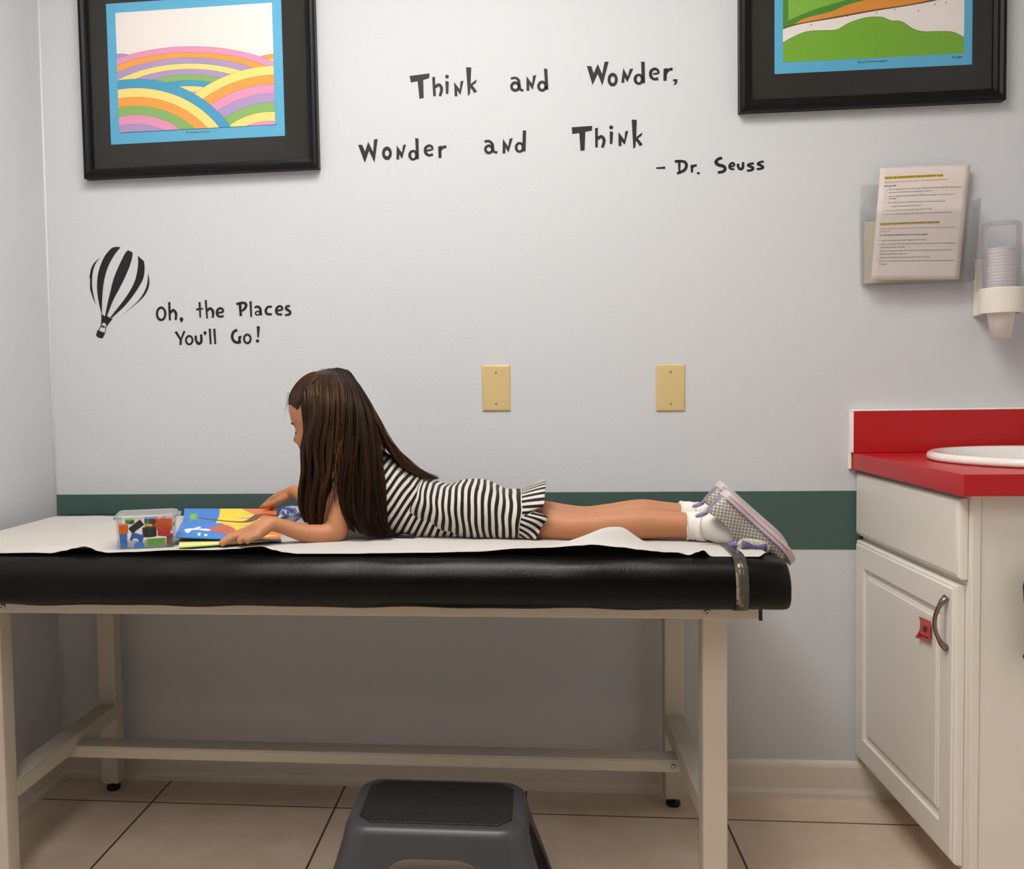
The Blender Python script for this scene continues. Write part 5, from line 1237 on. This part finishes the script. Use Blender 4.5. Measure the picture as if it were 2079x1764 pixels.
GF = [[(700,754,-.37),(730,830,-.320),(748,900,-.295),(760,960,-.285),(772,1010,-.285),(780,1060,-.29)],
      [(668,750,-.37),(675,830,-.318),(680,900,-.300),(690,960,-.290),(700,1030,-.290),(705,1075,-.295)],
      [(640,757,-.37),(636,830,-.325),(628,900,-.315),(630,960,-.310),(634,1030,-.31),(640,1065,-.315)]]
def resample(g, n=16):
    q = spline(g, 8); L = [0]
    for a, b in zip(q[:-1], q[1:]): L.append(L[-1] + math.hypot(b[0]-a[0], b[1]-a[1]))
    out = []; j = 0
    for k in range(n+1):
        s = L[-1]*k/n
        while j < len(L)-2 and L[j+1] < s: j += 1
        t = (s-L[j])/max(1e-9, L[j+1]-L[j]); out.append(tuple(a+(b-a)*t for a, b in zip(q[j], q[j+1])))
    return out
NS = 18
RG, RB, RF = [[resample(g, NS) for g in X] for X in (G, GB, GF)]
hb = NB(); huv = hb.loops.layers.uv.new('UVMap')
def strand(path, r, tint, n=4):
    N = len(path); t0 = (path[1]-path[0]).normalized(); u = t0.cross(Vector((0,1,0)))
    u = u.normalized() if u.length > .1 else Vector((0,0,1)); rings = []
    for i, p in enumerate(path):
        t = (path[min(i+1,N-1)]-path[max(i-1,0)]).normalized(); u = (u - t*u.dot(t)).normalized(); w = t.cross(u); x = i/(N-1)
        rr_ = r*min(1, .55 + 2*x)*(1 - max(0, (x-.6)/.4)**1.7*.9)
        rings.append([hb.verts.new(p + (u*math.cos(2*PI*k/n)*1.5 + w*math.sin(2*PI*k/n)*.8)*rr_) for k in range(n)])
    for a, b in zip(rings[:-1], rings[1:]):
        for k in range(n):
            f = hb.faces.new((a[k], a[(k+1) % n], b[(k+1) % n], b[k])); f.smooth = True
            for lp in f.loops: lp[huv].uv = (tint, 0)
SK_C = A(662, 832, HY)
def outside(p, m=1.0):
    d = p - SK_C; k = math.sqrt((d.x/.0785)**2 + (d.y/.0800)**2 + (d.z/.0790)**2)
    return SK_C + d*(m/k) if k < m else p
CL = {}
def clump(key):
    if key not in CL: CL[key] = (random.uniform(0, 6.28), random.uniform(.4, 1.3), random.gauss(0, .17), random.uniform(.75, 1.35), random.uniform(-.004, .005))
    return CL[key]
def mk(R, s, inward, jit, tint, r, cut=1.0, toward=None, wav=1.0, den=5.0):
    key = (id(R), int(s*den)); ph, am, dt, fq, dy = clump(key); sc0 = (int(s*den) + .5)/den; path = []
    jx, jy, ph2 = random.gauss(0, jit), random.gauss(0, jit), random.uniform(0, 6.28); x_off = random.uniform(.995, 1.012)
    for k in range(int(NS*cut)+1):
        x = k/NS; cv = .62*max(0, min(1, (x-.12)/.8)); ss = max(0, min(len(R)-1.001, s + (sc0-s)*cv)); i = int(ss); t = ss-i
        a, b = R[i][k], R[i+1][k]; u, v, Y = [p+(q-p)*t for p, q in zip(a, b)]
        sp = min(1, x*2.2)
        Y += (inward + dy)*sp + .004*am*wav*math.sin(ph+7*x*fq)*x
        u += jx*x*4 + wav*(am*3.4*math.sin(ph*1.7 + 9*x*fq)*min(1, x*1.5) + .9*math.sin(ph2 + 8*x)*x); v += jy*2*(1 if x > .1 else 0)
        p = outside(A(u, v, Y), x_off)
        p.z = max(p.z, .7068 + random.uniform(0, .004))
        path.append(p)
    strand(path, r, max(0, min(1, tint + dt)))
random.seed(21)
def tint(s): 
    base = .26 + .16*math.sin(s*9.0 + 1.2) + random.gauss(0, .085)
    if s < 1.6: base += .22
    elif s < 3: base += .05
    return max(0, min(1, base))
for lay, inward, cnt, r in ((0, .030, 420, .0030), (1, .014, 600, .0020), (2, .001, 1500, .00095), (3, -.002, 700, .0006)):
    for k in range(cnt):
        s = random.uniform(0, 7)
        if 2.98 < s < 4.0: s = 2.97 - random.uniform(0, .3) if s < 3.45 else 4.0 + random.uniform(0, .3)
        mk(RG, s, inward + random.uniform(-.003, .006), .5, tint(s)*(.6 if lay < 2 else 1), r*random.uniform(.7, 1.2), wav=1.0 if lay < 1 else 1.45, cut=1.0 if random.random() < .4 else random.uniform(.86, 1.0))
for k in range(150):   # short strands fill the upper part where the curtain parts
    mk(RG, random.uniform(3, 4), random.uniform(.0, .012), .4, tint(3.5), .0022, cut=random.uniform(.5,.66))
for k in range(700): mk(RB, random.uniform(0, 2), random.uniform(-.006, .006), .6, tint(5+random.random()), random.uniform(.0008, .0020), wav=.5, cut=1 if k % 3 else random.uniform(.85, 1))
for k in range(60): mk([G_ for G_ in RB], random.uniform(0, 1), random.uniform(-.03, -.012), 1.2, .55, .0006, wav=1.3)
for k in range(60): mk(RB, random.uniform(0, 2), random.uniform(-.006, .004), 1.0, .8, .0006, wav=1.6)
GAPS = [RG[7], RB[0]]
for k in range(260): mk(GAPS, random.uniform(0, .95), random.uniform(-.004, .004), .5, tint(5+random.random()), random.uniform(.0010, .0022), wav=.5, cut=random.uniform(.42, .62))
for k in range(420): mk(RF, random.uniform(0, 2), random.uniform(-.006, .02), .5, tint(2.5), random.uniform(.0018, .003), wav=.6)
for k in range(26):
    s_ = random.uniform(3.05, 3.95); mk(RG, s_, .004, 1.5, .6, .0007, wav=2.2, den=30, cut=random.uniform(.75, 1.0))
# crown: front hair drawn back from the forehead
for k in range(900):
    a = random.uniform(0, 1); s = random.choice((-1, 1)) if random.random() < .35 else -1
    y0_ = random.uniform(0, 1)
    u0, v0 = 589 + 22*a**1.6*1.2, 818 - 4*random.random() - 40*0
    # hairline point: from the middle of the forehead (y 0) to the temple (y .06)
    yy = y0_*.062; v_h = 815 + 4*math.sin(PI*y0_) + 16*(max(0, y0_-.6)/.4)**2 + random.uniform(-6, 3); f, b, hw = interp(HS, min(948, v_h)); x, z = xface(v_h, HY + yy)
    p0 = Vector((x + .001, HY + s*yy, z))
    pts = [p0]
    for t in (.2,.4,.6,.8,1.0):
        u = 640 + (34*t if True else 0); vt = v_h + (772 - v_h)*t - 22*math.sin(PI*t*.8)*(1 - y0_*.5)
        # walk over the skull: ellipsoid about the head centre
        c = A(664, 832, HY); d = (p0 - c)*(1-t) + (A(642 + 14*y0_, 756 + 10*y0_, HY) + Vector((0, s*yy*.8, 0)) - c)*t
        d.normalize(); ax_, ay_, az_ = .0790, .0790, .0815
        sc_ = 1/math.sqrt((d.x/ax_)**2 + (d.y/ay_)**2 + (d.z/az_)**2); q = c + d*sc_*(1.01 + .012*random.random())
        pts.append(q)
    q = [Vector(p) for p in spline([tuple(p) for p in pts], 3)]
    strand(q, random.uniform(.0009, .0018), max(0, min(1, random.gauss(.62 if s < 0 else .3, .13))))
# flyaway strands at the forehead and crown
for k in range(20):
    b0 = A(random.uniform(588, 602), random.uniform(796, 818), HY + random.uniform(-.03, .03)); q = [tuple(b0), tuple(b0 + Vector((-random.uniform(.004,.016), 0, random.uniform(-.006,.008)))), tuple(b0 + Vector((-random.uniform(.006,.017), 0, -random.uniform(.015,.04))))]
    strand([Vector(p) for p in spline(q, 6)], .00018, .45)
for k in range(14):
    u = random.uniform(640, 700); v = 752 + (max(0, u-690)/40)**2*16; b0 = A(u, v, HY + random.uniform(-.03,.03)); q = [tuple(b0), tuple(b0 + Vector((random.uniform(.006,.010), 0, random.uniform(-.001,.003)))), tuple(b0 + Vector((random.uniform(.016,.026), 0, -random.uniform(.004,.020))))]
    strand([Vector(p) for p in spline(q, 6)], .0002, .45)
# scalp under the strands
CH = A(667, 829, HY); 
def scalp(n=70, m=140):
    rows = []
    for i in range(n+1):
        ph = PI*.5*1.28*i/n; row = []
        for k in range(m):
            th = 2*PI*k/m; d = Vector((math.sin(ph)*math.cos(th), math.sin(ph)*math.sin(th), math.cos(ph)))
            row.append(hb.verts.new(SK_C + Vector((d.x*.0765, d.y*.0780, d.z*.0775))))
        rows.append(row)
    for a, b in zip(rows[:-1], rows[1:]):
        for k in range(m):
            f = [a[k], a[(k+1) % m], b[(k+1) % m], b[k]]; cx = sum((v.co for v in f), Vector())/4
            fr_ = cx - SK_C
            if fr_.x < -.024 and fr_.z < .019 - .010*max(0, (fr_.x+.045)/.021): continue     # keep the face clear
            g = hb.faces.new(f); g.smooth = True
            for lp in g.loops: lp[huv].uv = (.12, 0)
scalp()
hair = obj('hair', hb, M_hair, person, label='long straight dark brown hair')
